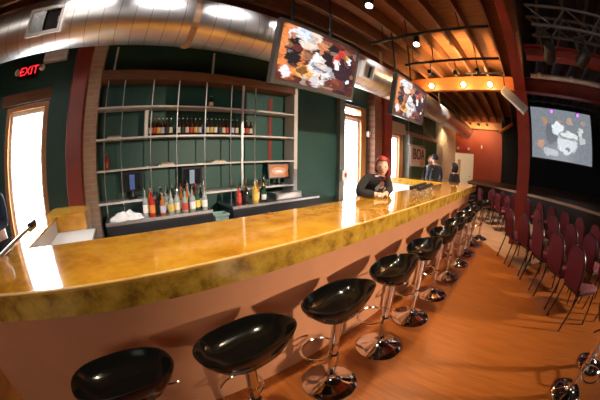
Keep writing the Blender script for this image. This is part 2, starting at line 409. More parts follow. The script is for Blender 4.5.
struct('trim_4', box((6.2, 3.44, 2.285), (7.09, 3.499, 2.6)), 'wood_pale', label='pale timber lintel above the far bright door', cat='trim')
struct('trim_5', box((-2.05, 3.44, 2.47), (-1.05, 3.499, 2.62)), 'wood_dark', label='dark lintel above the exit door', cat='trim')
struct('trim_6', box((-1.10, 3.42, 0), (-.80, 3.499, 2.95)), 'green', label='green boxing between exit door and red column', cat='trim')

def doorway(n, x0, x1, h, label, transom=None, fl=.09, fr=.09):
    d = tag(bpy.data.objects.new('door_%d' % n, None), label, 'door', kind='structure'); COL.objects.link(d); d.location = ((x0 + x1) / 2, 3.6, 0)
    hw = (x1 - x0) / 2; top = transom or h
    fr_ = MB().box((-hw, -.1, 0), (-hw + fl, .06, top)).box((hw - fr, -.1, 0), (hw, .06, top)).box((-hw + fl, -.1, top - .06), (hw - fr, .06, top))
    if transom: fr_.box((-hw + fl, -.1, h), (hw - fr, .06, h + .08))
    fr_.build('frame', 'wood_door', d)
    a, b, t = -hw + fl, hw - fr, (h if transom else h - .06)
    MB().box((a, -.03, 0), (a + .05, .02, t)).box((b - .05, -.03, 0), (b, .02, t)).box((a + .05, -.03, t - .06), (b - .05, .02, t)).box((a + .05, -.03, 0), (b - .05, .02, .2)).build('door_leaf', 'white_paint', d)
    box((a + .05, -.01, .2), (b - .05, 0, t - .06)).build('pane', 'window_glass', d)
    if transom: box((a, -.01, h + .08), (b, 0, top - .06)).build('transom_pane', 'window_glass', d)
    MB().tube([(b - .03, -.03, 1.0), (b - .03, -.08, 1.0), (b - .12, -.08, 1.0)], .01).build('handle', 'steel', d, smooth=True)
    return d
doorway(1, -1.95, -1.15, 2.45, 'bright glazed exit door in the back wall behind the bar end', fl=.07, fr=.07)
doorway(2, 4.15, 5.05, 2.42, 'bright glazed door with transom behind the red-haired woman', 2.7, .04, .2)
doorway(3, 6.2, 7.05, 2.27, 'bright glazed door past the brick column', None, .06, .26)
d = tag(bpy.data.objects.new('door_4', None), 'white door in the red far wall below an exit lamp', 'door', kind='structure'); COL.objects.link(d); d.location = (12.5, 2.73, 0)
MB().box((-.05, -.5, 0), (0, -.42, 2.06)).box((-.05, .42, 0), (0, .5, 2.06)).box((-.05, -.42, 1.98), (0, .42, 2.06)).build('frame', 'white_paint', d)
box((-.03, -.42, 0), (0, .42, 1.98)).build('door_leaf', 'white_paint', d)
MB().box((-.034, .18, 0.1), (-.03, .34, 1.75)).build('side_glass', 'wood_pale', d)
MB().cyl((-.07, -.34, 1.0), (-.03, -.34, 1.0), .02).build('handle', 'black_plastic', d, smooth=True)

# knee brace at the far end, stage platform
struct('brace', MB().cyl((12.1, .84, 3.12), (12.1, .13, 3.56), .07, seg=4), 'wood_door', label='diagonal timber knee brace at the far corner', cat='beam')
sd = Vector((-.6, -.8)); e0 = Vector((10.75, 2.12))
def se(t): p = e0 + sd * t; return (p.x, p.y)
st = thing('stage', 'low black-fronted stage with a timber floor beyond the chairs', 'stage', (10.75, 2.12, 0)); st['kind'] = 'structure'
L = lambda pts: [(x - 10.75, y - 2.12) for x, y in pts]
MB().prism(L([se(0), se(11), (14.7, se(11)[1]), (14.7, .72), (12.48, .72), (12.48, 2.12)]), 0, .86).build('stage_body', 'black_paint', st)
MB().prism(L([se(.0), se(11), (14.7, se(11)[1]), (14.7, .72), (12.48, .72), (12.48, 2.12)]), .86, .89).build('stage_floor', 'stage_wood', st)
pe = MB(); a, b = Vector(se(-.02)), Vector(se(11)); nrm = Vector((-.8, .6)) * .03
pe.prism(L([tuple(a), tuple(b), tuple(b + nrm), tuple(a + nrm)]), .82, .895).build('stage_nosing', 'pale_edge', st)
struct('curtain_side', box((12.35, -.4, .9), (12.45, .7, 4.6)), 'black_curtain', label='black drape at the edge of the stage opening', cat='curtain')

# ------------------------------------------------------------------ bar counter
ZT = 1.113
bar = thing('bar_counter', 'long golden-topped bar counter with salmon front panel', 'bar counter', (0, 1.2, 0))
def bl(pts): return [(x, y - 1.2) for x, y in pts]
top = [(-1.3, .972), (6.005, .972), (6.005, 3.25), (5.395, 3.25), (5.395, 1.605), (-.775, 1.605), (-.775, 2.62), (-1.0, 2.62), (-1.0, 1.5), (-1.3, 1.45)]
MB().prism(bl(top), ZT - .02, ZT).build('counter_top', 'bartop', bar)
f = MB()
f.box((-1.3, .977 - 1.2, .979), (6.0, 1.03 - 1.2, ZT - .0205)).box((5.95, 1.03 - 1.2, .979), (6.0, 3.25 - 1.2, ZT - .0205)).box((5.40, 1.6 - 1.2, .979), (5.45, 3.25 - 1.2, ZT - .0205))
f.box((-.6, 1.575 - 1.2, .985), (5.40, 1.60 - 1.2, ZT - .0205)).box((-1.32, .99 - 1.2, .979), (-1.28, 1.45 - 1.2, ZT - .0205))
f.build('counter_edge', 'fascia', bar)
MB().cyl((-1.3, .976 - 1.2, ZT - .0065), (6.0, .976 - 1.2, ZT - .0065), .0075, seg=10).build('edge_highlight', pm('gold_edge_highlight', (.95, .62, .22), .18, coat=1), bar, smooth=True)  # bright gold tube puts the front edge highlight into the colour
box((-1.22, 1.11 - 1.2, 0), (5.9, 1.16 - 1.2, .98)).build('front_panel', 'salmon', bar)
box((5.85, 1.16 - 1.2, 0), (5.9, 3.25 - 1.2, .98)).build('end_panel', 'salmon', bar)
MB().box((5.44, 1.6 - 1.2, 0), (5.49, 3.25 - 1.2, .98)).box((-.6, 1.52 - 1.2, 0), (5.44, 1.57 - 1.2, .98)).build('inner_panel', 'white_paint', bar)
box((-.98, 1.5 - 1.2, 0), (-.80, 2.62 - 1.2, ZT - .02)).build('return_panel', 'white_paint', bar)
MB().box((-.795, 1.61 - 1.2, .92), (-.34, 2.61 - 1.2, .95)).box((-.795, 1.62 - 1.2, 0), (-.76, 2.6 - 1.2, .92)).build('service_counter', 'white_paint', bar)
MB().box((-.97, 2.625 - 1.2, .95), (-.44, 3.19 - 1.2, ZT)).build('return_block', 'bartop', bar)
MB().box((-.95, 2.64 - 1.2, 0), (-.46, 3.18 - 1.2, .95)).build('return_base', 'white_paint', bar)
MB().cyl((-1.0, 1.45 - 1.2, ZT + .006), (-1.0, 2.3 - 1.2, ZT + .006), .012).build('return_rail', 'steel', bar, smooth=True)
MB().cyl((-1.0, 2.24 - 1.2, ZT + .012), (-1.0, 2.40 - 1.2, ZT + .012), .032).build('rail_cap', 'black_plastic', bar, smooth=True)

# ------------------------------------------------------------------ bar stools
def make_stool(label, loc, group):
    t = thing('bar_stool', label, 'bar stool', loc, 0, group)
    # bowl seat: the raised back faces away from the bar (local -y)
    seg, out, inn = 40, [], []
    mb = MB(); bm = mb.bm
    def ring(fr, z0, zk, pw=1):
        vs = []
        for i in range(seg):
            a = 2 * PI * i / seg; c, s_ = math.cos(a), math.sin(a)
            e = 2.5
            rr = (abs(c) ** e + abs(s_) ** e) ** (-1 / e)
            back = (1 - s_) / 2                       # 1 at the back, 0 at the front
            z = z0 + zk * (back ** 1.6)
            vs.append(bm.verts.new((.248 * fr * rr * c, .160 * fr * rr * s_ - .01 * back, z)))
        return vs
    spec = [(.28, .690, 0), (.52, .694, .0), (.76, .712, .01), (.92, .738, .05), (.99, .762, .066), (1.01, .774, .074), (1.0, .780, .076), (.965, .781, .074), (.925, .773, .066),
            (.87, .755, .052), (.76, .735, .015), (.5, .716, 0), (.25, .712, 0)]
    rings = [ring(*q) for q in spec]
    for A, B in zip(rings, rings[1:]):
        for i in range(seg): bm.faces.new((A[i], A[(i + 1) % seg], B[(i + 1) % seg], B[i]))
    bm.faces.new(rings[0]); bm.faces.new(rings[-1])
    mb.build('seat', 'black_gloss', t, smooth=True)
    MB().lathe([(.0, 0), (.20, .0), (.203, .006), (.197, .012), (.15, .028), (.09, .045), (.045, .065), (.034, .085), (.03, .10)], seg=40, cap=False).build('base', 'chrome', t, smooth=True)
    MB().cyl((0, 0, .08), (0, 0, .42), .026, seg=20).cyl((0, 0, .42), (0, 0, .68), .031, seg=20).lathe([(.034, .38), (.034, .43), (.02, .435)], seg=20, cap=False).build('pole', 'chrome', t, smooth=True)
    MB().cyl((0, 0, .66), (0, 0, .693), .06, .075, seg=20).build('seat_plate', 'black_plastic', t, smooth=True)
    pts = [(0.03, .0, .30)] + [(.12 * math.sin(a), .11 - .11 * math.cos(a) + .0, .30) for a in [PI * k / 10 for k in range(2, 19)]] + [(-.03, 0, .30)]
    pts = [(x * 1.15, y * 1.0 + .01, z) for x, y, z in pts]
    MB().tube(pts, .009, 8).lathe([(.03, .27), (.036, .275), (.036, .325), (.03, .33)], seg=16, cap=False).build('footrest', 'chrome', t, smooth=True)
    MB().tube([(.05, -.0, .672), (.17, -.02, .66), (.235, -.03, .655)], .006, 8).build('lever', 'chrome', t, smooth=True)
    return t
GST = 'black bowl-seat stools along the bar'
names = ['stool nearest the left end of the bar', 'second stool from the left end of the bar', 'third stool from the left end of the bar', 'fourth stool from the left end of the bar',
         'fifth stool along the bar from its left end', 'sixth stool along the bar from its left end', 'seventh stool along the bar from its left end',
         'eighth stool along the bar from its left end', 'ninth stool along the bar from its left end', 'tenth stool along the bar, just before the far corner']
sx = [-.21, .38, .98, 1.58, 2.17, 2.77, 3.37, 3.97, 4.55, 5.12]
s0 = None
for i, (xx, nm) in enumerate(zip(sx, names)):
    lab = 'glossy black chrome-footed ' + nm
    rz = .22 + rnd.uniform(-.10, .10)
    if s0 is None: s0 = make_stool(lab, (xx, .79, 0), GST); s0.rotation_euler.z = rz
    else: dup(s0, (xx, .79 + rnd.uniform(-.015, .015), 0), rz, lab)
dup(s0, (5.72, .70, 0), .4, 'glossy black stool at the far corner post of the bar', GST)
dup(s0, (6.42, 1.25, 0), PI / 2, 'glossy black stool at the far short side of the bar, nearer one', GST)
dup(s0, (6.42, 1.9, 0), PI / 2, 'glossy black stool at the far short side of the bar, farther one', GST)
dup(s0, (1.74, -1.2, 0), 2.2, 'chrome-footed stool alone on the open floor, nearer the bar of two', 'stools standing on the open floor')
dup(s0, (2.2, -1.57, 0), 2.6, 'chrome-footed stool on the open floor, closer to the chair rows', 'stools standing on the open floor')

# ------------------------------------------------------------------ stacking chairs
def make_chair(label, loc, rz, group):
    t = thing('stacking_chair', label, 'chair', loc, rz, group)     # faces local +y; origin under the seat centre
    box((-.19, -.20, .42), (.19, .22, .48), bevel=.02).build('seat', 'fabric', t, smooth=True)
    mb = MB(); bm = mb.bm; n = 18
    prof = []
    for k in range(n + 1):
        a = PI * k / n
        prof.append((.17 * math.cos(a), .70 + .205 * math.sin(a) ** .8 if 0 < k < n else .70))
    prof = [(.16, .46), (.175, .60)] + prof + [(-.175, .60), (-.16, .46)]
    F = [bm.verts.new((x, -.20 - (z - .45) * .17, z)) for x, z in prof]
    B = [bm.verts.new((x, -.245 - (z - .45) * .17, z)) for x, z in prof]
    bm.faces.new(F); bm.faces.new(B[::-1])
    for i in range(len(prof)): j = (i + 1) % len(prof); bm.faces.new((F[i], F[j], B[j], B[i]))
    mb.build('backrest', 'fabric', t)
    for s in (-1, 1):
        MB().tube([(s * .17, .19, .43), (s * .18, .22, 0.0)], .012, 8).build('leg', 'chair_leg', t, smooth=True)
        MB().tube([(s * .175, -.20, .46), (s * .175, -.19, .42), (s * .18, -.30, 0.0)], .012, 8).build('leg', 'chair_leg', t, smooth=True)
    MB().tube([(-.17, -.19, .41), (-.17, .19, .41), (.17, .19, .41), (.17, -.19, .41)], .011, 8, closed=True).build('seat_frame', 'chair_leg', t)
    fr = [(x * 1.03, -.225 - (z - .45) * .17, z + (.006 if z > .7 else 0)) for x, z in prof]
    MB().tube(fr, .011, 6).build('back_frame', 'chair_leg', t, smooth=True)
    return t
u = Vector((.86, .51, 0)); nv = Vector((.51, -.86, 0))
crow = [
 ('front row of maroon chairs nearest the bar', [(4.63, .04), (4.22, -.24), (3.77, -.49), (3.31, -.74), (2.86, -.98)]),
 ('second row of maroon chairs', [(5.2, -.6), (4.66, -.91), (4.14, -1.18), (3.70, -1.44), (3.24, -1.7)]),
 ('third row of maroon chairs', [(6.85, -.42), (6.48, -.77), (6.10, -1.07), (5.62, -1.36), (5.11, -1.64), (4.62, -1.9)]),
 ('far block of maroon chairs beyond the column', [(7.75, 1.12), (7.45, .74), (6.95, .46), (6.62, .16)]),
 ('rear line of the far maroon chairs', [(8.25, .75), (7.87, .36), (7.52, .0)])]
c0 = None
ordn = ['first', 'second', 'third', 'fourth', 'fifth', 'sixth']
where = ['the bar-side row', 'the middle row', 'the row nearest the stage', 'the short row beyond the column', 'the rear row by the stage front']
for ri, (g, pts) in enumerate(crow):
    for ci, (px, py) in enumerate(pts):
        p = Vector((px, py, 0)) + nv * .30
        rz = math.atan2(nv.y, nv.x) - PI / 2 + rnd.uniform(-.05, .05)
        lab = 'maroon padded chair, %s from the far end in %s' % (ordn[ci], where[ri])
        if c0 is None: c0 = make_chair(lab, p, rz, g)
        else: dup(c0, p, rz, lab, g)

# ------------------------------------------------------------------ back bar: shelves, coolers
sh = thing('back_bar_shelving', 'tall open shelving of white boards and thin rods behind the bar', 'shelving', (1.15, 3.35, 0))
Xs0, Xs1 = -.33 - 1.15, 2.62 - 1.15
for z in (2.22, 1.842, 1.47):
    box((Xs0, -.15, z - .022), (Xs1, .148, z)).build('shelf', 'white_metal', sh)
box((Xs0, -.15, 1.065), (Xs1, .148, 1.09)).build('shelf', 'white_metal', sh)
box((Xs0, -.17, 2.56), (Xs1, .148, 2.68)).build('top_beam', 'wood_shelf', sh)
box((Xs1, -.15, .905), (Xs1 + .07, .148, 2.68)).build('side_post', 'white_metal', sh)
for xx in (-.22, .01, .40, .75, 1.14, 1.52, 1.91):
    MB().cyl((xx - 1.15, -.12, .91), (xx - 1.15, -.12, 2.56), .008, seg=8).build('rod', 'steel', sh, smooth=True)
for xx in (-.17, 1.19, 1.68):
    box((xx - 1.165, -.17, 1.11 if xx == 1.68 else 2.68), (xx - 1.135, -.153, 2.56 if xx == 1.68 else 3.0)).build('pale_strip', pm('pale_metallic_strip', (.85, .88, .9), .3, .6), sh)  # pale, partly metallic strips along the shelving front
for xx, lab in ((2.33, 'red strip'),):
    tag(box((xx - 1.19, .1, 1.2), (xx - 1.12, .146, 2.5)).build('red_post', 'red_steel', sh), lab)

def cooler(x0, x1, label):
    t = thing('back_bar_cooler', label, 'bar cooler', ((x0 + x1) / 2, 3.2, 0))
    w = (x1 - x0) / 2
    box((-w, -.22, .04), (w, .28, .86)).build('body', 'cooler', t)
    box((-w - .01, -.245, .86), (w + .01, .285, .9), bevel=.006).build('steel_top', 'steel', t)
    box((-w - .005, -.24, .70), (w + .005, -.22, .86)).build('front_rail', 'cooler', t)
    n = 3 if w > .7 else 2
    for k in range(n):
        a = -w + 2 * w * k / n + .015; b = -w + 2 * w * (k + 1) / n - .015
        dd = box((a, -.24, .08), (b, -.22, .69)).build('door', 'black_plastic', t)
        box((b - .05, -.26, .3), (b - .03, -.24, .6)).build('handle', 'steel', dd)
    for q in (-w + .02, w - .08): box((q, -.2, 0), (q + .06, .2, .04)).build('foot_rail', 'black_plastic', t)
cooler(-.24, 1.12, 'charcoal steel-topped back bar cooler crowded with liquor bottles')
cooler(1.42, 2.96, 'charcoal steel-topped back bar cooler nearest the green wall')
t = thing('plastic_tub', 'pale mint plastic tub standing between the two coolers', 'tub', (1.27, 3.10, 0), PI / 4)
MB().lathe([(.0, 0), (.12, .0), (.125, .4), (.135, .80), (.125, .80), (.115, .4), (.11, .02), (0, .02)], seg=4, cap=False).build('tub_body', 'mint', t)
MB().lathe([(.137, .78), (.15, .79), (.15, .81), (.13, .81)], seg=4, cap=False).build('tub_rim', 'mint', t)

# beer bottles on the middle shelf and liquor bottles on the coolers
G = {'brown': pm('brown_glass', (.05, .016, .006), .12, coat=.5), 'green': pm('green_glass', (.01, .06, .02), .1, coat=.5), 'clear': pm('clear_spirit_glass', (.32, .35, .32), .08, coat=.5),
     'dark': pm('dark_glass', (.012, .012, .014), .1, coat=.5), 'amber': pm('amber_spirit', (.40, .13, .02), .1, coat=.5), 'red': pm('red_spirit', (.42, .02, .015), .12, coat=.5), 'gold': pm('gold_spirit', (.62, .36, .06), .12, coat=.5)}
LB = {'cream': pm('cream_label', (.75, .68, .52), .6), 'white': pm('white_label', (.82, .82, .8), .6), 'redl': pm('red_label', (.55, .06, .04), .6), 'lav': pm('lilac_label', (.55, .52, .70), .6),
      'yell': pm('yellow_label', (.75, .52, .10), .6), 'blk': pm('black_label', (.02, .02, .02), .5), 'orange': pm('orange_label', (.75, .25, .05), .6), 'blue': pm('blue_label', (.2, .38, .62), .6)}
CAPM = {'gold': pm('gold_cap', (.6, .4, .12), .3, .8), 'silver': pm('silver_pourer', (.75, .75, .75), .25, .9), 'red': pm('red_cap', (.5, .03, .03), .4), 'black': pm('black_cap', (.02, .02, .02), .4), 'white': pm('white_cap', (.8, .8, .78), .4)}
def bottle(loc, h, r, glass, lab, cap, label, group, pourer=False, name='bottle'):
    t = thing(name, label, 'bottle', loc, rnd.uniform(0, 6), group)
    nb, nk = h * .58, h * .74
    MB().lathe([(0, 0), (r * .92, 0), (r, .008), (r, nb), (r * .8, h * .66), (r * .38, nk), (r * .34, h * .93), (r * .4, h * .94), (r * .38, h * .955), (0, h * .955)], seg=14, cap=False).build('glass_body', G[glass], t, smooth=True)
    MB().lathe([(r * 1.02, h * .14), (r * 1.02, h * .46)], seg=14, cap=False).build('paper_label', LB[lab], t, smooth=True)
    if pourer: MB().cyl((0, 0, h * .94), (0, 0, h * 1.0), r * .36, r * .3, 8).cyl((0, 0, h), (.012, 0, h * 1.12), r * .14, r * .1, 6).build('pourer', CAPM[cap], t, smooth=True)
    else: MB().lathe([(r * .42, h * .93), (r * .43, h * .99), (r * .3, h), (0, h)], seg=10, cap=False).build('cap', CAPM[cap], t, smooth=True)
    return t
gb = 'beer bottles on the middle shelf'
segs = [[.42, .485, .55, .615, .68], [.79, .85, .915, .98, 1.045, 1.105], [1.23, 1.29, 1.35, 1.41], [1.585, 1.65, 1.715, 1.79, 1.86]]
segs = [[.40, .455, .51, .565, .62, .675], [.78, .84, .90, .96, 1.02, 1.08], [1.19, 1.25, 1.31, 1.37, 1.43, 1.485], [1.57, 1.64], [1.74, 1.80, 1.865]]
bt_names = ['exit-side cluster', 'second cluster', 'third cluster', 'small pair', 'last trio']
cols = [('brown', 'cream', 'gold'), ('dark', 'cream', 'silver'), ('green', 'cream', 'gold'), ('brown', 'redl', 'red'), ('brown', 'yell', 'gold'), ('dark', 'white', 'silver'), ('dark', 'lav', 'white'), ('brown', 'lav', 'gold'), ('brown', 'blk', 'silver')]
lw = {'redl': 'red', 'cream': 'cream', 'orange': 'orange', 'yell': 'yellow', 'white': 'white', 'lav': 'lilac', 'blk': 'black', 'blue': 'blue'}
gw = {'brown': 'brown', 'green': 'green', 'clear': 'clear', 'dark': 'dark', 'amber': 'amber', 'red': 'red', 'gold': 'golden'}
ordx = ['first', 'second', 'third', 'fourth', 'fifth', 'sixth']
for gi, sg in enumerate(segs):
    for bi, xx in enumerate(sg):
        gl, lb_, cp_ = cols[(gi * 5 + bi * 2 + (bi % 2)) % len(cols)]
        if gi == 4: gl, lb_, cp_ = 'brown', ('cream' if bi != 1 else 'redl'), 'gold'
        bottle((xx, 3.28, 1.8435), .225, .0265, gl, lb_, cp_, '%s beer bottle, %s label, %s in the %s on the shelf' % (gw[gl], lw[lb_], ordx[bi], bt_names[gi]), gb)
gl_ = 'liquor bottles crowded on the left cooler'
liq = [(.285, 3.08, .30, .036, 'clear', 'white', 'silver'), (.36, 3.02, .30, .04, 'red', 'orange', 'silver'), (.36, 3.155, .31, .035, 'amber', 'yell', 'gold'), (.45, 3.1, .27, .038, 'dark', 'blk', 'black'),
       (.49, 2.99, .26, .036, 'amber', 'lav', 'silver'), (.56, 3.12, .29, .034, 'clear', 'cream', 'silver'), (.60, 3.0, .27, .038, 'clear', 'yell', 'gold'), (.655, 3.155, .31, .036, 'green', 'white', 'gold'),
       (.685, 3.04, .28, .037, 'clear', 'cream', 'silver'), (.755, 3.1, .31, .036, 'amber', 'cream', 'red'), (.775, 2.99, .26, .038, 'clear', 'redl', 'silver'), (.86, 3.14, .33, .035, 'clear', 'blue', 'silver'),
       (.875, 3.0, .27, .04, 'clear', 'white', 'silver'), (.955, 3.05, .28, .042, 'green', 'yell', 'black'), (.975, 3.155, .31, .035, 'red', 'redl', 'red'), (1.045, 3.02, .27, .036, 'clear', 'white', 'gold'), (1.08, 3.14, .31, .034, 'clear', 'blue', 'white'), (.50, 3.165, .32, .03, 'dark', 'blk', 'silver'), (.82, 3.05, .30, .03, 'amber', 'blk', 'gold'), (1.02, 3.095, .29, .03, 'dark', 'cream', 'silver')]
posw = ['at the towel end', 'next to the towels', 'behind the red spirit', 'near the towels', 'in front beside the red spirit', 'a third of the way along', 'in the front row left of centre', 'behind the centre', 'in the centre front',
        'back of the centre', 'in the front row at the centre', 'behind, right of centre', 'front row right of centre', 'front right', 'back right', 'near the right end front', 'at the right end by the tub', 'in the back row left of centre', 'tucked in right of centre', 'tucked in by the right end']
for i, (a, b, h, r, g1, l1, c1) in enumerate(liq):
    bottle((a, b, .9015), h, r, g1, l1, c1, '%s spirit bottle with %s label on left cooler, %s' % (gw[g1], lw[l1], posw[i]), gl_, True)
gr = 'liquor bottles on the right cooler'
liq2 = [(1.55, 3.05, .24, .038, 'red', 'redl', 'black', 'far left'), (1.65, 3.02, .27, .04, 'dark', 'blk', 'black', 'second from the left'), (1.70, 3.13, .30, .036, 'amber', 'cream', 'gold', 'behind the dark one'), (1.775, 3.0, .29, .046, 'gold', 'yell', 'white', 'large in front'),
        (1.86, 3.09, .30, .035, 'amber', 'cream', 'silver', 'right of the large golden one'), (1.93, 3.02, .24, .036, 'green', 'white', 'gold', 'front right'), (1.99, 3.12, .33, .034, 'dark', 'blk', 'silver', 'tallest at the right')]
for a, b, h, r, g1, l1, c1, pw in liq2:
    bottle((a, b, .9015), h, r, g1, l1, c1, '%s spirit bottle with %s label on right cooler, %s' % (gw[g1], lw[l1], pw), gr, True)
def tumbler(loc, h, r, label, group):
    t = thing('drinking_glass', label, 'glass', loc, 0, group)
    MB().lathe([(0, 0), (r * .85, 0), (r, h), (r * .93, h), (r * .78, .008), (0, .008)], seg=14, cap=False).build('glass_wall', 'clear_glass', t, smooth=True)
for k, (a, b) in enumerate(((2.02, 3.14), (2.09, 3.17), (2.16, 3.12))):
    tumbler((a, b + .12, 1.0915), .12, .03, 'upright clear tumbler on low shelf, %s left of the tilted screen' % ('third', 'second', 'first')[k], 'tumblers on the low shelf')

tag(box((.315, 3.24, 1.8435), (.362, 3.34, 2.17), bevel=.004).build('paper_carton', 'white_paint'), 'tall narrow white carton standing on the middle shelf before the beer bottles', 'carton')
bottle((1.24, 3.3, 2.2215), .17, .03, 'brown', 'cream', 'gold', 'single squat brown bottle alone on the topmost shelf', None)
bottle((-.19, 3.3, 1.4715), .2, .03, 'red', 'redl', 'red', 'red bottle at the door end of the third shelf down', None)
for nm_, x_, z_, lab_ in (('menu_stack', -.08, 1.842, 'flat pile of paper menus at the door end of the middle shelf'), ('paper_pad', .62, 1.47, 'thin white pad on the third shelf under the beer bottles'), ('paper_pad', 1.36, 1.47, 'thin white pad on the third shelf, right of the pale strip')):
    t = thing(nm_, lab_, 'paper', (x_, 3.3, z_ + .0015)); box((-.10, -.06, 0), (.10, .06, .012)).build('sheets', 'white_paint', t); box((-.09, -.05, .012), (.08, .05, .03), rot=RZ(.2)).build('cover', 'wood_pale', t)

# towels and a wire rack
tw = MB(); bm = tw.bm
nx, ny = 22, 12; grid = {}
for i in range(nx + 1):
    for j in range(ny + 1):
        a, b = i / nx, j / ny
        hgt = .085 * (math.sin(PI * a) ** .6) * (math.sin(PI * b) ** .5) * (1 + .16 * math.sin(a * 17 + b * 5) + .15 * math.sin(b * 13 - a * 9) + .1 * math.sin(a * 31))
        grid[i, j] = bm.verts.new((-.20 + .42 * a + .015 * math.sin(b * 9), -.09 + .20 * b + .015 * math.sin(a * 14), max(.004, hgt)))
for i in range(nx):
    for j in range(ny): bm.faces.new((grid[i, j], grid[i + 1, j], grid[i + 1, j + 1], grid[i, j + 1]))
tag(tw.build('towel', 'towel', smooth=True, loc=(.015, 3.05, .901)), 'heap of crumpled white bar towels on the left cooler', 'towel')
t = thing('wire_rack', 'black wire dish rack behind the heap of towels', 'rack', (.06, 3.24, .9015))
rk = MB()
for z in (.01, .14): rk.tube([(-.22, -.06, z), (.22, -.06, z), (.22, .08, z), (-.22, .08, z)], .006, 6, closed=True)
rk.build('rack_frame', 'black_plastic', t)
rk = MB()
for k in range(9): rk.cyl((-.22 + .055 * k, -.06, .01), (-.22 + .055 * k, -.06, .14), .004, seg=6)
rk.build('rack_wires', 'black_plastic', t)

# point of sale terminals
def terminal(name, loc, rz, w, h, tilt, face, label, sticker=None):
    t = thing(name, label, 'monitor', loc, rz)
    R = RX(tilt)
    MB().lathe([(0, 0), (.065, 0), (.065, .015), (.04, .03), (.03, .10), (0, .10)], seg=20, cap=False).build('stand', 'black_plastic', t, smooth=True)
    c = Vector((0, 0, .09 + h / 2))
    hs = box((-w / 2, -.02, .09), (w / 2, .03, .09 + h), rot=R, pivot=c, bevel=.012).build('housing', 'black_plastic', t)
    box((-w / 2 + .03, -.024, .115), (w / 2 - .03, -.02, .065 + h), rot=R, pivot=c).build('screen', face, t)
    if sticker:
        box((-.035, -.028, .12), (.035, -.0245, .05 + h), rot=R, pivot=c).build('sticker', sticker, t)
dk = pm('dark_screen', (.01, .012, .016), .15)
terminal('cash_terminal', (.145, 3.31, 1.0915), .03, .28, .25, .1, dk, 'dark point of sale monitor with blue sticker above the towels', pm('blue_sticker', (.10, .2, .62), .4))
terminal('cash_terminal', (.97, 3.31, 1.0915), 0, .30, .25, .1, dk, 'dark point of sale monitor behind the crowded liquor bottles', pm('pale_blue_sticker', (.35, .5, .72), .4))
terminal('cash_terminal', (2.39, 3.31, 1.0915), -.2, .38, .245, -.2, screen_mat('till_screen', (.42, .12, .035), [(.5, .5, .4, .3, (.62, .26, .12)), (.5, .45, .2, .1, (.8, .65, .5))], .9), 'tilted touch screen lit orange at the right of the shelves')
t = thing('cash_box', 'low grey cash box under the orange-lit touch screen', 'cash box', (2.37, 3.13, .9015))
box((-.24, -.14, 0), (.24, .13, .10), bevel=.008).build('box_body', 'steel', t)
box((-.22, -.15, .02), (.22, -.14, .08)).build('box_front', 'white_metal', t)
struct('wall_panel', box((-.33, 3.46, 1.1), (2.62, 3.499, 2.56)), pm('green_backing', (.010, .078, .060), .5), label='glossy green backing behind the shelves', cat='wall')

# shakers on the bar
for k in range(12):
    a = 3.02 + (k % 6) * .15; b = 1.24 + (k // 6) * .11 + (k % 6) * .022
    t = thing('candle_glass', 'small clear glass with black lid on the bar, %s of the %s line' % (ordx[k % 6], ('near', 'rear')[k // 6]), 'glass', (a, b, ZT + .0015), 0, 'lidded glasses in two lines on the bar')
    MB().lathe([(0, 0), (.022, 0), (.026, .06), (.022, .06), (.018, .006), (0, .006)], seg=12, cap=False).build('glass_body', 'clear_glass', t, smooth=True)
    MB().lathe([(0, .055), (.032, .06), (.034, .095), (.02, .105), (0, .105)], seg=12, cap=False).build('lid', 'black_plastic', t, smooth=True)

# ------------------------------------------------------------------ duct
dt = thing('ventilation_duct', 'big round galvanised duct running above the back bar', 'duct', (0, 2.39, 2.97))
R_ = .28
du = MB(); prof = []
xs = [-5.8 + .16 * k for k in range(0, 108)]
rings = []
seg = 48
def pipe_rings(mb, xs_, rr):
    rg = [[mb.bm.verts.new((xx, rr * math.cos(2 * PI * i / seg), rr * math.sin(2 * PI * i / seg))) for i in range(seg)] for xx in xs_]
    for A, B in zip(rg, rg[1:]):
        for i in range(seg): mb.bm.faces.new((A[i], A[(i + 1) % seg], B[(i + 1) % seg], B[i]))
pipe_rings(du, [-5.8 + .5 * k for k in range(35)] + [11.44], R_)
sm = MB()
for xx in xs[1:-1]: pipe_rings(sm, [xx, xx + .007], R_ + .0015)
du.build('duct_tube', 'galv', dt, smooth=True)
sm.build('seams', pm('duct_seam', (.42, .38, .34), .4, 1), dt, smooth=True)
MB().cyl((11.44, 0, 0), (11.5, 0, 0), .295, seg=36).build('end_cap', 'galv', dt, smooth=True)
def strap(xx):
    pts = [(xx, 0, .9)]
    mb = MB()
    sw = .035
    ring_o = [((R_ + .012) * math.cos(a), (R_ + .012) * math.sin(a)) for a in [2 * PI * k / 40 for k in range(40)]]
    A = [mb.bm.verts.new((xx - sw, y, z)) for y, z in ring_o]; B = [mb.bm.verts.new((xx + sw, y, z)) for y, z in ring_o]
    for k in range(40): mb.bm.faces.new((A[k], A[(k + 1) % 40], B[(k + 1) % 40], B[k]))
    mb.box((xx - sw, -.012, R_), (xx + sw, .012, .64))
    return mb.build('strap', 'wood_pale', dt)
for xx in (-3.6, .57, 4.0, 7.4, 10.4): strap(xx)
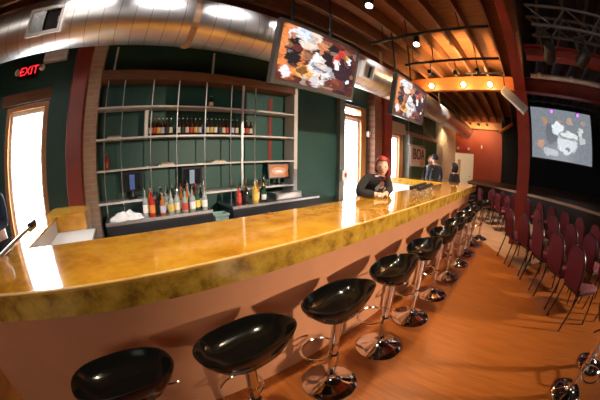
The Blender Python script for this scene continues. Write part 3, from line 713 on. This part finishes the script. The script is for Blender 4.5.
def grille(cx, ang, w, h):
    R = RX(ang)   # local: face towards -y, turned down
    g = MB()
    o = Vector((cx, 0, 0))
    def bx(lo, hi, mb): mb.box(lo, hi, rot=R, pivot=(cx, 0, 0))
    y0 = -R_ - .05
    for lo, hi in (((cx - w, y0, -h), (cx + w, y0 + .10, -h + .03)), ((cx - w, y0, h - .03), (cx + w, y0 + .10, h)), ((cx - w, y0, -h + .03), (cx - w + .03, y0 + .10, h - .03)), ((cx + w - .03, y0, -h + .03), (cx + w, y0 + .10, h - .03))): bx(lo, hi, g)
    fr = g.build('grille_frame', 'white_metal', dt)
    g = MB()
    bx((cx - w + .03, y0 + .05, -h + .03), (cx + w - .03, y0 + .06, h - .03), g); g.build('grille_back', 'black_paint', fr)
    g = MB()
    n = 9
    for k in range(n):
        xx = cx - w + .04 + (w - .04) * k / n
        bx((xx, y0 + .01, -h + .03), (xx + .008, y0 + .05, h - .03), g)
    g.build('grille_slats', 'steel', fr)
grille(-.98, .35, .20, .13); grille(3.12, .35, .14, .13)

# ------------------------------------------------------------------ exit door fittings
t = thing('exit_sign', 'lit red exit sign with two lamp heads above the exit door', 'exit sign', (-1.60, 3.44, 2.9))
box((-.17, -.03, -.11), (.17, .058, .11), bevel=.01).build('sign_box', 'black_plastic', t)
text_mesh('letters', 'EXIT', .17, 'exit_red', t, (0, -.034, 0), (PI / 2, 0, 0))
for s in (-1, 1):
    MB().cyl((s * .17, 0, .02), (s * .22, 0, .02), .012).ball((s * .235, -.02, .02), .05, (1, .8, 1)).build('lamp_head', 'white_paint', t, smooth=True)
t = thing('emergency_light', 'white wall box fixed high above the exit sign', 'light fixture', (-1.17, 3.46, 3.06))
box((-.20, -.06, -.07), (.20, .038, .07), bevel=.01).build('housing', 'white_paint', t)
box((-.16, -.065, -.05), (.16, -.06, .0)).build('lens', 'white_metal', t)
t = thing('wall_phone', 'white wall box with a red mark beside the wide bright door', 'wall box', (4.06, 3.36, 1.16))
box((-.09, -.05, -.11), (.09, .04, .11), bevel=.012).build('housing', 'white_paint', t)
box((-.03, -.055, -.03), (.04, -.05, .05)).build('red_mark', 'lips', t)
t = thing('wall_alarm', 'small white and red alarm on the green wall by the brick strip', 'alarm', (5.075, 3.44, 2.1))
box((-.07, -.05, -.07), (.07, .038, .07), bevel=.01).build('housing', 'white_paint', t)
box((-.05, -.06, -.06), (.05, -.05, -.02)).build('red_mark', 'exit_red' if False else 'lips', t)
t = thing('exit_lamp', 'red exit lamp with two white heads above the far white door', 'exit sign', (12.42, 2.76, 2.3))
box((-.03, -.2, -.1), (.078, .2, .1)).build('sign_box', pm('dim_red_sign', (.5, .02, .03), .4), t)
for s in (-1, 1): MB().ball((-.03, s * .28, -.02), .07).cyl((0, s * .2, 0), (-.03, s * .28, -.02), .015).build('lamp_head', 'white_paint', t, smooth=True)
tag(box((12.44, 1.78, 2.35), (12.498, 1.85, 2.5)).build('wall_sensor', 'white_paint'), 'tiny white sensor on the red far wall', 'sensor')

# ------------------------------------------------------------------ televisions and projection screen
O_, DK, WH, RD = (.85, .22, .05), (.02, .015, .018), (1.0, .97, .95), (.7, .05, .04)
blobs = [(.12, .55, .16, .5, (.85, .25, .07)), (.30, .85, .18, .22, (.95, .72, .6)), (.25, .92, .10, .12, (.75, .85, 1.0)), (.14, .85, .06, .12, (.8, .85, .95)), (.16, .55, .09, .30, DK), (.15, .80, .035, .07, (.6, .25, .12)),
         (.62, .68, .20, .24, DK), (.82, .45, .18, .50, (.05, .02, .03)), (.50, .75, .07, .12, (.7, .25, .12)), (.55, .66, .04, .10, DK), (.70, .62, .05, .12, RD), (.72, .56, .05, .09, WH), (.78, .80, .09, .08, (.55, .05, .04)), (.90, .72, .05, .06, WH), (.86, .76, .03, .05, (.5, .6, .1)),
         (.45, .50, .09, .13, WH), (.47, .26, .17, .22, (.95, .94, .96)), (.52, .40, .14, .07, (.25, .25, .28)), (.53, .41, .12, .04, (.8, .8, .82)), (.30, .22, .11, .13, (.95, .45, .12)), (.28, .24, .07, .09, (.25, .10, .03)), (.10, .16, .07, .10, (.9, .85, .9)), (.52, .20, .03, .04, DK),
         (.74, .18, .16, .12, (.16, .04, .03)), (.90, .28, .03, .03, WH)]
M['tv'] = screen_mat('tv_picture', (.12, .03, .02), blobs, .85, cells=.35, lo=.7)
pj = [(a, b, c, d_, tuple(min(1, .22 + .45 * (.6 * q + .4 * sum(col_) / 3)) for q in col_)) for a, b, c, d_, col_ in blobs if col_ != DK and a < .99]
pj = [(.5, .5, .9, .9, (.20, .22, .25)), (.20, .72, .05, .08, (.45, .24, .12)), (.14, .28, .07, .10, (.5, .28, .2)), (.45, .74, .05, .06, (.42, .25, .14)), (.62, .78, .05, .08, (.45, .32, .22)), (.30, .5, .09, .2, (.14, .15, .17)),
      (.42, .62, .10, .14, (.72, .78, .82)), (.55, .35, .17, .22, (.62, .66, .70)), (.58, .50, .16, .09, (.30, .33, .33)), (.60, .52, .13, .05, (.68, .74, .74)), (.80, .60, .05, .10, (.6, .62, .6)), (.82, .45, .06, .08, (.5, .52, .5)), (.58, .24, .03, .04, (.2, .22, .2)), (.86, .80, .04, .05, (.42, .28, .2)), (.28, .14, .12, .08, (.45, .46, .5))]
M['proj'] = screen_mat('projected_picture', (.24, .26, .29), pj, .78, flip=-1)
def tv(x0, x1, label):
    t = thing('television', label, 'television', ((x0 + x1) / 2, 1.69, 2.47))
    w = (x1 - x0) / 2; h = .305; R = RX(-.21 * -1)
    R = RX(.21)
    g = lambda lo, hi, **k: box(lo, hi, rot=R, pivot=(0, 0, 0), **k)
    g((-w + .02, -.02, -h + .02), (w - .02, .05, h - .02)).build('housing', 'black_plastic', t)
    f = MB()
    for lo, hi in (((-w, -.035, -h), (w, .03, -h + .035)), ((-w, -.035, h - .03), (w, .03, h)), ((-w, -.035, -h + .035), (-w + .035, .03, h - .03)), ((w - .035, -.035, -h + .035), (w, .03, h - .03))): f.box(lo, hi, rot=R, pivot=(0, 0, 0))
    f.build('bezel', pm('grey_bezel', (.10, .095, .09), .3), t)
    g((-w + .035, -.026, -h + .035), (w - .035, -.0205, h - .03)).build('screen', 'tv', t)
    m = MB()
    for s in (-.5, .5): MB().cyl((s * w, .09, 0.0), (s * w, .09, 1.135), .014, seg=10).build('ceiling_rod', 'black_paint', t)
    m.box((-w * .6, .03, -.06), (w * .6, .10, .06)); m.build('ceiling_mount', 'black_paint', t)
    return t
tv(1.15, 2.22, 'large lit flat screen hung over the bar, in front of the duct')
tv(3.11, 4.24, 'smaller-looking lit flat screen hung farther along the bar')
t = thing('projection_screen', 'big pale projection screen hung above the stage', 'projection screen', (10.2, -2.15, 2.1))
box((0, -1.44, .02), (.02, 1.44, 1.86)).build('screen_sheet', 'proj', t)
MB().box((-.01, -1.55, -.03), (.03, 1.55, .02)).box((-.01, -1.52, .02), (.03, -1.44, 1.86)).box((-.01, 1.44, .02), (.03, 1.52, 1.86)).build('border', 'black_paint', t)
MB().cyl((.01, -1.55, 1.92), (.01, 1.55, 1.92), .07).build('roller_case', 'black_paint', t, smooth=True)
for q in (-1.4, 1.4): MB().cyl((.01, q, 1.98), (.01, q, 2.6), .015).build('hanger', 'black_paint', t)

# ------------------------------------------------------------------ ceiling lamps, tracks, truss
def lamp(loc, aim, label, group, r=.05, ln=.16, up=.25, lens='white_lamp', cat='spotlight'):
    t = thing('track_spotlight', label, cat, loc, 0, group)
    d_ = (Vector(aim) - Vector(loc)).normalized()
    MB().cyl(-d_ * ln * .6, d_ * ln * .4, r * .8, r, 18).build('can', 'black_plastic', t, smooth=True)
    MB().cyl(d_ * ln * .4, d_ * (ln * .4 + .006), r * .85, seg=18).build('lens', lens, t, smooth=True)
    MB().cyl((0, 0, 0), (0, 0, up), .008, seg=8).build('stem', 'black_plastic', t)
    return t
def pipe(x, y0, y1, z, label):
    t = thing('lighting_pipe', label, 'pipe', (x, (y0 + y1) / 2, z))
    h = (y1 - y0) / 2
    MB().cyl((0, -h, 0), (0, h, 0), .022).build('bar', 'black_paint', t, smooth=True)
    for q in (.58, 1.38, 1.78):
        if q < y1: MB().cyl((0, q - (y0 + y1) / 2, 0), (0, q - (y0 + y1) / 2, 3.61 - z), .008, seg=6).build('hanger', 'black_paint', t)
pipe(3.1, .15, 2.0, 3.32, 'black lighting pipe crossing the ceiling past the big screen')
pipe(4.15, .15, 1.95, 3.30, 'black lighting pipe with hanging lamps before the timber beam')
pipe(5.2, .15, 1.0, 3.42, 'short black lighting pipe close to the timber beam')
lamp((2.2, 1.38, 3.38), (1.2, 1.4, 1), 'white-lensed spotlight over the big screen', 'lamps under the bar ceiling')
lamp((3.14, 1.26, 3.22), (2.2, 1.2, 1), 'white-lensed spotlight on the first lighting pipe', 'lamps under the bar ceiling', up=.12)
for k, (yy, zz) in enumerate(((1.45, 3.1), (.98, 3.06), (.58, 3.08))):
    lamp((4.15, yy, zz), (6, yy, 3.4), 'black spotlight hung from the second pipe, %s from the screens' % ordx[k], 'lamps under the bar ceiling', .045, .15, 3.29 - zz, lens='black_plastic')
for k, yy in enumerate((2.05, 1.22, .55)):
    t = thing('globe_lamp', 'round glowing bulb on the timber beam, %s from the duct' % ordx[k], 'lamp', (5.84, yy, 3.36), 0, 'bulbs on the timber beam')
    MB().cyl((.0, 0, 0), (.06, 0, 0), .05, seg=16).build('socket', 'black_plastic', t, smooth=True)
    MB().ball((-.04, 0, 0), .055).build('bulb', 'bulb', t, smooth=True)
    l = bpy.data.lights.new('beam_bulb_light', 'POINT'); l.energy = 14; l.color = (1, .58, .22); l.shadow_soft_size = .06
    o = bpy.data.objects.new('beam_bulb_light', l); COL.objects.link(o); o.location = (5.70, yy, 3.34)
spot_light('ceiling_wash', (4.3, 1.0, 2.9), (5.2, 1.0, 3.87), 260, (1, .60, .22), 120, 1, .1)
for k, yy in enumerate((2.58, 2.18, 1.78, 1.38)):
    lamp((11.3, yy, 3.3), (12.4, yy, 3.3), 'black spotlight facing the far red wall, %s from the duct' % ordx[k], 'spotlights before the far wall', .06, .2, .3, lens='bulb')
    spot_light('far_wall_spot', (11.4, yy, 3.28), (12.4, yy, 3.0), 26, (1, .62, .25), 110, 1, .05)
lamp((9.9, 2.98, 3.1), (11.3, 3.3, 2), 'small black lamp lighting the pale corner pier', 'spotlights before the far wall', .05, .15, .52, lens='bulb')
spot_light('pier_spot', (9.9, 2.9, 3.0), (10.9, 3.25, 2.0), 90, (1, .75, .4), 70, 1, .05)
# light box by the column
t = thing('hanging_speaker', 'pale grey long box hung at a slant beside the red column', 'speaker', (5.5, -.02, 2.95))
Rb = RX(math.radians(40))
box((-.1, -.33, -.09), (.1, .33, .09), rot=Rb, pivot=(0, 0, 0), bevel=.015).build('cabinet', pm('pale_grey_box', (.55, .53, .50), .5), t)
box((-.105, -.29, -.06), (-.1, .29, .06), rot=Rb, pivot=(0, 0, 0)).build('grille', pm('grey_grille', (.40, .40, .39), .6), t)
MB().cyl((0, .20, .08), (0, .20, .66), .012).build('hanger', 'black_paint', t)
# truss over the seats
def truss(x, y0, y1, z, label, s=.14, mat='steel_dim'):
    t = thing('lighting_truss', label, 'truss', (x, y0, z)); ln = y1 - y0
    m = MB()
    for a, b in ((-s, -s), (s, -s), (-s, s), (s, s)): m.cyl((a, 0, b), (a, ln, b), .022, seg=10)
    m.build('chords', mat, t, smooth=True)
    m = MB(); n = int(abs(ln) / .3)
    for k in range(n):
        ya, yb = ln * k / n, ln * (k + 1) / n
        f_ = 1 if k % 2 else -1
        for a in (-s, s): m.cyl((a, ya, -s * f_), (a, yb, s * f_), .011, seg=6)
        m.cyl((-s * f_, ya, -s), (s * f_, yb, -s), .011, seg=6)
    m.build('bracing', mat, t, smooth=True)
    for q in (.1, .5, .9): MB().cyl((0, ln * q, -s), (0, ln * q, 4.7 - z), .012, seg=6).build('hanger', 'black_paint', t)
M['steel_dim'] = pm('aluminium_truss', (.13, .13, .135), .55, .5)
truss(3.0, -6.5, -.45, 3.36, 'aluminium lighting truss above the nearer seats')
t = thing('light_tube', 'long pale tube of lamps hung over the seats in front of the screen', 'light tube', (4.95, -1.6, 3.32))
MB().cyl((0, -1.9, 0), (0, 1.15, 0), .05).build('tube', pm('pale_tube', (.62, .6, .58), .4), t, smooth=True)
for yy in (.95, .2, -.9): MB().cyl((-.055, yy, 0), (-.03, yy, 0), .05, seg=14).build('lens', 'white_paint', t, smooth=True)
for q in (.8, -1.2): MB().cyl((0, q, .04), (0, q, 1.38), .01).build('hanger', 'black_paint', t)
for k, (yy, zz, xx) in enumerate(((-.62, 2.965, 3.0), (-1.15, 2.965, 3.0), (-1.75, 2.965, 3.0), (-2.3, 2.965, 3.0))):
    t = thing('stage_lantern', 'dark stage lantern clamped under the truss, %s from the girder' % ordx[k], 'stage light', (xx, yy, zz), .3 * k, 'lanterns under the truss')
    MB().cyl((-.12, 0, 0), (.14, 0, -.06), .07, .09, 18).build('can', 'black_paint', t, smooth=True)
    MB().box((-.02, -.10, -.02), (.02, -.08, .22)).box((-.02, .08, -.02), (.02, .10, .22)).box((-.02, -.10, .2), (.02, .10, .22)).build('yoke', 'black_paint', t)
    MB().cyl((.142, 0, -.0605), (.15, 0, -.062), .075, seg=18).build('lens', 'steel_dim', t, smooth=True)
for k, yy in enumerate((-1.62, -2.85)):
    t = thing('purple_spotlight', 'purple glowing stage spot at the top of the screen, %s' % ('one nearer the column', 'one farther from the column'), 'stage light', (9.6, yy, 3.75), 0, 'purple spots above the screen') if False else \
        thing('purple_spotlight', 'purple glowing stage spot above the screen, %s the column' % ('nearer', 'farther from')[k], 'stage light', (9.6, yy * .96, 3.74), 0, 'purple spots above the screen')
    MB().cyl((.12, 0, .02), (-.06, 0, -.03), .05, .065, 18).build('can', 'black_plastic', t, smooth=True)
    MB().cyl((-.06, 0, -.03), (-.07, 0, -.033), .055, seg=18).build('lens', 'purple', t, smooth=True)
    MB().cyl((.05, 0, 0), (.05, 0, .97), .012, seg=8).build('hanger', 'black_paint', t)
t = thing('cross_pipe', 'black lighting pipe holding lamps along the top of the screen', 'pipe', (9.4, -2.3, 4.0))
MB().cyl((0, -1.9, 0), (0, 1.8, 0), .04).build('bar', 'black_paint', t, smooth=True)
for q in (-1.5, 1.4): MB().cyl((0, q, 0), (0, q, .7), .012).build('hanger', 'black_paint', t)

# ------------------------------------------------------------------ hanging banner
t = thing('banner', 'white cloth banner with dark red lettering and orange picture by the far door', 'banner', (7.45, 3.15, 1.98))
rz = -.12
mb = MB(); g = {}
for i in range(13):
    for j in range(9):
        a, b = i / 12, j / 8
        for s_ in (0, 1): g[i, j, s_] = mb.bm.verts.new((-.62 + 1.24 * a + .03 * b, .02 * math.sin(a * 9) * b + .006 * s_, -.62 * b - .05 * a + .02 * math.sin(a * PI)))
for i in range(12):
    for j in range(8):
        mb.bm.faces.new((g[i, j, 0], g[i + 1, j, 0], g[i + 1, j + 1, 0], g[i, j + 1, 0])); mb.bm.faces.new((g[i, j, 1], g[i, j + 1, 1], g[i + 1, j + 1, 1], g[i + 1, j, 1]))
for i in range(12):
    for j in (0, 8): mb.bm.faces.new((g[i, j, 0], g[i, j, 1], g[i + 1, j, 1], g[i + 1, j, 0]))
for j in range(8):
    for i in (0, 12): mb.bm.faces.new((g[i, j, 0], g[i, j + 1, 0], g[i, j + 1, 1], g[i, j, 1]))
mb.build('cloth', pm('banner_cloth', (.82, .66, .58), .8), t, smooth=True)
M['ink'] = pm('dark_red_ink', (.09, .02, .018), .7)
text_mesh('letters', 'BOA', .46, 'ink', t, (-.02, -.035, -.27), (PI / 2, 0, 0))
MB().ball((.2, -.03, -.52), .16, (1, .06, .5)).build('orange_picture', pm('orange_print', (.8, .36, .06), .7), t, smooth=True)
MB().cyl((-.66, .06, .02), (.66, .06, .02), .015).cyl((-.6, .06, .02), (-.6, .06, 1.9), .006, seg=6).cyl((.6, .06, .02), (.6, .06, 1.9), .006, seg=6).build('hanging_rod', 'steel', t)

# ------------------------------------------------------------------ people
def skin_mesh(name, joints, edges, root, mat, parent, extra=None, sub=2):
    me = bpy.data.meshes.new(name + '_skel'); keys = list(joints)
    me.from_pydata([joints[k][0] for k in keys], [(keys.index(a), keys.index(b)) for a, b in edges], [])
    o = bpy.data.objects.new('tmp', me); COL.objects.link(o)
    o.modifiers.new('s', 'SKIN'); sb = o.modifiers.new('u', 'SUBSURF'); sb.levels = sub; sb.render_levels = sub
    for i, k in enumerate(keys):
        sv = me.skin_vertices[0].data[i]; r = joints[k][1]; sv.radius = r if isinstance(r, tuple) else (r, r); sv.use_root = (k == root)
    dg = bpy.context.evaluated_depsgraph_get(); dg.update()
    nm = bpy.data.meshes.new_from_object(o.evaluated_get(dg)); nm.name = name
    bpy.data.objects.remove(o); bpy.data.meshes.remove(me)
    if extra:
        bm = bmesh.new(); bm.from_mesh(nm); extra(bm); bmesh.ops.recalc_face_normals(bm, faces=bm.faces); bm.to_mesh(nm); bm.free()
    nm.materials.clear(); nm.materials.append(M[mat]); nm.shade_smooth()
    r = bpy.data.objects.new(name, nm); COL.objects.link(r); r.parent = parent
    return r
def hand_chain(J, E, tag_, wrist, dirv, upv, side):
    """palm and five fingers growing from the wrist joint"""
    dirv = Vector(dirv).normalized(); upv = Vector(upv); upv = (upv - dirv * upv.dot(dirv)).normalized(); lat = dirv.cross(upv) * side
    w = Vector(J[wrist][0])
    palm = tag_ + 'palm'; J[palm] = (w + dirv * .055, (.032, .016)); E.append((wrist, palm))
    for k, (off, ln) in enumerate(((-.030, .068), (-.010, .078), (.010, .073), (.029, .058))):
        pts = [w + dirv * .085 + lat * off, w + dirv * (.085 + ln * .5) + lat * off * 1.1 - upv * .008, w + dirv * (.085 + ln * .92) + lat * off * 1.12 - upv * .026]
        prev = palm
        for q, p in enumerate(pts):
            kk = '%sf%d%d' % (tag_, k, q); J[kk] = (p, .0095 - .001 * q); E.append((prev, kk)); prev = kk
    a = tag_ + 't0'; J[a] = (w + dirv * .035 - lat * .038 - upv * .006, .011); E.append((wrist, a))
    b = tag_ + 't1'; J[b] = (w + dirv * .075 - lat * .055 - upv * .014, .009); E.append((a, b))
def person(name, label, loc, rz, P, hair, top, legs='jeans', shirt=None, long_hair=False, bulk=1.0):
    """P: joints in local coordinates, person faces local -y"""
    t = thing(name, label, 'person', loc, rz)
    V = {k: Vector(v) for k, v in P.items()}
    fwd = V.get('face', Vector((0, -1, 0))).normalized()
    hc = V['head']
    sk = {'pelvis': (V['pelvis'], (.13, .10)), 'waist': (V['waist'], (.115 * bulk, .085 * bulk)), 'chest': (V['chest'], (.122 * bulk, .088 * bulk)), 'upper': (V['upper'], (.09 * bulk, .07 * bulk)), 'neck': (V['neck'], .05), 'jaw': (hc - Vector((0, 0, .075)), .052)}
    E = [('pelvis', 'waist'), ('waist', 'chest'), ('chest', 'upper'), ('upper', 'neck'), ('neck', 'jaw')]
    for s in 'lr':
        sk[s + 'sh'] = (V[s + 'sh'], .046 * bulk); sk[s + 'el'] = (V[s + 'el'], .034 * bulk); sk[s + 'wr'] = (V[s + 'wr'], (.026, .022))
        mid = V[s + 'el'].lerp(V[s + 'wr'], .3); sk[s + 'fa'] = (mid, .037)
        sk[s + 'hip'] = (V[s + 'hip'], .088); sk[s + 'kn'] = (V[s + 'kn'], .058); sk[s + 'cf'] = (V[s + 'kn'].lerp(V[s + 'an'], .3), .056); sk[s + 'an'] = (V[s + 'an'], .038); sk[s + 'to'] = (V[s + 'to'], .03)
        E += [('upper', s + 'sh'), (s + 'sh', s + 'el'), (s + 'el', s + 'fa'), (s + 'fa', s + 'wr'), ('pelvis', s + 'hip'), (s + 'hip', s + 'kn'), (s + 'kn', s + 'cf'), (s + 'cf', s + 'an'), (s + 'an', s + 'to')]
        hd = V.get(s + 'hand', V[s + 'wr'] - V[s + 'el']); hu = V.get(s + 'hup', Vector((0, -1, 0)))
        hand_chain(sk, E, s, s + 'wr', hd, hu, 1 if s == 'l' else -1)
    side = fwd.cross(Vector((0, 0, 1))).normalized(); up = side.cross(fwd).normalized()
    B3 = Matrix((side, -fwd, up)).transposed()       # head axes: x side, -y forward, z up
    def head(bm):
        r = bmesh.ops.create_uvsphere(bm, u_segments=24, v_segments=18, radius=1)
        for v in r['verts']:
            x, y, z = v.co
            jaw = 1 - .28 * max(0, -z) ** 1.5
            px, py, pz = x * .074 * jaw, y * .092 * (1 - .12 * max(0, -z)), z * .115
            if y < -.6:                                # face front
                nose = math.exp(-((x / .16) ** 2)) * math.exp(-(((z + .12) / .22) ** 2)); py -= .024 * nose
                eye = math.exp(-(((abs(x) - .42) / .2) ** 2)) * math.exp(-(((z - .08) / .13) ** 2)); py += .008 * eye
                mouth = math.exp(-((x / .3) ** 2)) * math.exp(-(((z + .48) / .1) ** 2)); py -= .006 * mouth
                chin = math.exp(-((x / .3) ** 2)) * math.exp(-(((z + .85) / .15) ** 2)); py -= .010 * chin
            v.co = hc + B3 @ Vector((px, py, pz))
        for s in (-1, 1):
            bmesh.ops.create_uvsphere(bm, u_segments=10, v_segments=8, radius=1, matrix=Matrix.Translation(hc + B3 @ Vector((s * .074, .012, -.008))) @ B3.to_4x4() @ Matrix.Diagonal((.010, .018, .03, 1)))
    body = skin_mesh('body', sk, E, 'pelvis', 'skin', t, head)
    for s in (-1, 1):
        MB().ball(hc + B3 @ Vector((s * .031, -.079, .010)), .0095, (1.3, .7, .8), 10, B3).build('eye', 'eye', t, smooth=True)
    MB().ball(hc + B3 @ Vector((0, -.084, -.056)), .02, (1, .35, .32), 12, B3).build('lips', 'lips', t, smooth=True)
    # hair: a cap round the back and top, cut away over the face
    hb = MB()
    r = bmesh.ops.create_uvsphere(hb.bm, u_segments=28, v_segments=20, radius=1)
    low = -1.25 if long_hair else -.45
    kill = []
    for v in r['verts']:
        x, y, z = v.co
        if (y < -.42 and z < .50) or (not long_hair and z < -.35) : kill.append(v)
        zz = z * .132
        if long_hair and z < -.05: zz = z * .172
        w = 1.08 if not long_hair else 1.13
        v.co = hc + B3 @ Vector((x * .078 * w * (1 + (.12 if long_hair and z < 0 else 0)), y * .102 * w * .97 + .008, zz + .008))
    bmesh.ops.delete(hb.bm, geom=kill, context='VERTS')
    ho = hb.build('hair', hair, t, smooth=True)
    so = ho.modifiers.new('thick', 'SOLIDIFY'); so.thickness = .012; so.offset = 0
    # jacket and trousers
    J2 = {k: (v[0], tuple(q + .011 for q in v[1]) if isinstance(v[1], tuple) else v[1] + .011) for k, v in sk.items() if k in ('pelvis', 'waist', 'chest', 'upper', 'lsh', 'lel', 'lfa', 'rsh', 'rel', 'rfa')}
    for s in 'lr': J2[s + 'cuff'] = (V[s + 'el'].lerp(V[s + 'wr'], .9), .038)
    J2['collar'] = (V['upper'].lerp(V['neck'], .55), .062)
    E2 = [('pelvis', 'waist'), ('waist', 'chest'), ('chest', 'upper'), ('upper', 'collar')] + [p for s in 'lr' for p in (('upper', s + 'sh'), (s + 'sh', s + 'el'), (s + 'el', s + 'fa'), (s + 'fa', s + 'cuff'))]
    skin_mesh('jacket', J2, E2, 'chest', top, t)
    J3 = {k: (v[0], tuple(q + .012 for q in v[1]) if isinstance(v[1], tuple) else v[1] + .012) for k, v in sk.items() if k in ('pelvis', 'lhip', 'lkn', 'lcf', 'lan', 'rhip', 'rkn', 'rcf', 'ran')}
    E3 = [p for s in 'lr' for p in (('pelvis', s + 'hip'), (s + 'hip', s + 'kn'), (s + 'kn', s + 'cf'), (s + 'cf', s + 'an'))]
    skin_mesh('trousers', J3, E3, 'pelvis', legs, t)
    for s in 'lr':
        a, b = V[s + 'an'], V[s + 'to']
        m = (a + b) / 2; m.z = .04
        MB().ball((m.x, m.y, .042), .04, (1.0, 2.6, 1.0), 14, RZ(math.atan2(b.y - a.y, b.x - a.x) + PI / 2)).build('shoe', 'black_plastic', t, smooth=True)
    if shirt:
        c = V['chest'].lerp(V['upper'], .6)
        f2 = (B3 @ Vector((0, -1, 0))); f2.z = 0; f2.normalize()
        MB().ball(c + f2 * .075 + Vector((0, 0, .0)), .055, (.62, .7, 2.0), 14).build('shirt_front', shirt, t, smooth=True)
    return t
def standing(h=1.7, lean=0, **over):
    k = h / 1.75
    P = dict(pelvis=(0, 0, .95), waist=(0, 0, 1.10), chest=(0, 0, 1.28), upper=(0, .01, 1.41), neck=(0, 0, 1.50), head=(0, -.015, 1.635), lsh=(.18, .01, 1.40), rsh=(-.18, .01, 1.40), lel=(.235, .02, 1.12), rel=(-.235, .02, 1.12),
             lwr=(.24, -.07, .88), rwr=(-.24, -.07, .88), lhip=(.095, 0, .90), rhip=(-.095, 0, .90), lkn=(.10, -.01, .50), rkn=(-.10, -.01, .50), lan=(.10, .02, .085), ran=(-.10, .02, .085), lto=(.12, -.15, .035), rto=(-.12, -.15, .035))
    P = {a: tuple(c * k for c in b) for a, b in P.items()}
    for a, b in over.items(): P[a] = b
    return P
# red-haired woman leaning on the bar (given in room coordinates about her feet)
ox, oy = 2.82, 2.05
def wl(x, y, z): return (x - ox, y - oy, z)
Pw = dict(pelvis=wl(2.95, 2.03, .93), waist=wl(2.93, 1.96, 1.05), chest=wl(2.87, 1.84, 1.17), upper=wl(2.82, 1.75, 1.28), neck=wl(2.80, 1.71, 1.34), head=wl(2.80, 1.68, 1.435), face=(-.78, -.58, -.04),
          rsh=wl(2.60, 1.80, 1.285), lsh=wl(2.94, 1.67, 1.27), rel=wl(2.18, 1.60, 1.178), lel=wl(2.70, 1.50, 1.172), rwr=wl(2.37, 1.48, 1.155), lwr=wl(2.50, 1.44, 1.155), rhand=(.9, -.25, 0), lhand=(-1, -.05, 0), rhup=(0, 0, 1), lhup=(0, 0, 1),
          lhip=wl(2.93, 1.99, .90), rhip=wl(2.78, 2.05, .90), lkn=wl(2.93, 1.98, .50), rkn=wl(2.77, 2.06, .50), lan=wl(2.93, 2.05, .085), ran=wl(2.77, 2.12, .085), lto=wl(2.83, 1.93, .035), rto=wl(2.67, 2.0, .035))
person('person', 'red-haired person in a black jacket leaning on the bar with folded forearms', (ox, oy, 0), 0, Pw, 'hair_red', 'jacket_black', shirt='shirt_white', long_hair=True)
person('person', 'person in a slate blue jacket standing with back turned near the far pier', (6.75, 2.34, 0), 2.75, standing(1.74, lel=(.30, .02, 1.13), rel=(-.30, .02, 1.13), lsh=(.21, .01, 1.40), rsh=(-.21, .01, 1.40)), 'hair_dark', 'jacket_blue', bulk=1.35)
person('person', 'fair-haired person half hidden between the banner and the blue jacket', (7.6, 2.79, 0), -1.1, standing(1.68), 'hair_fair', 'coat_dark', bulk=1.15)
person('person', 'long dark-haired person in a dark coat before the far white door', (7.05, 1.82, 0), 2.9, standing(1.52, lel=(.28, .02, 1.0), rel=(-.28, .02, 1.0)), 'hair_dark', 'coat_dark', long_hair=True, bulk=1.35)
person('person', 'person in navy sleeves standing beside the exit door, arm held out', (-1.69, 2.62, 0), -.4, standing(1.72, lwr=(.20, -.26, 1.17), lel=(.24, .0, 1.12)), 'hair_dark', 'navy', bulk=1.2)
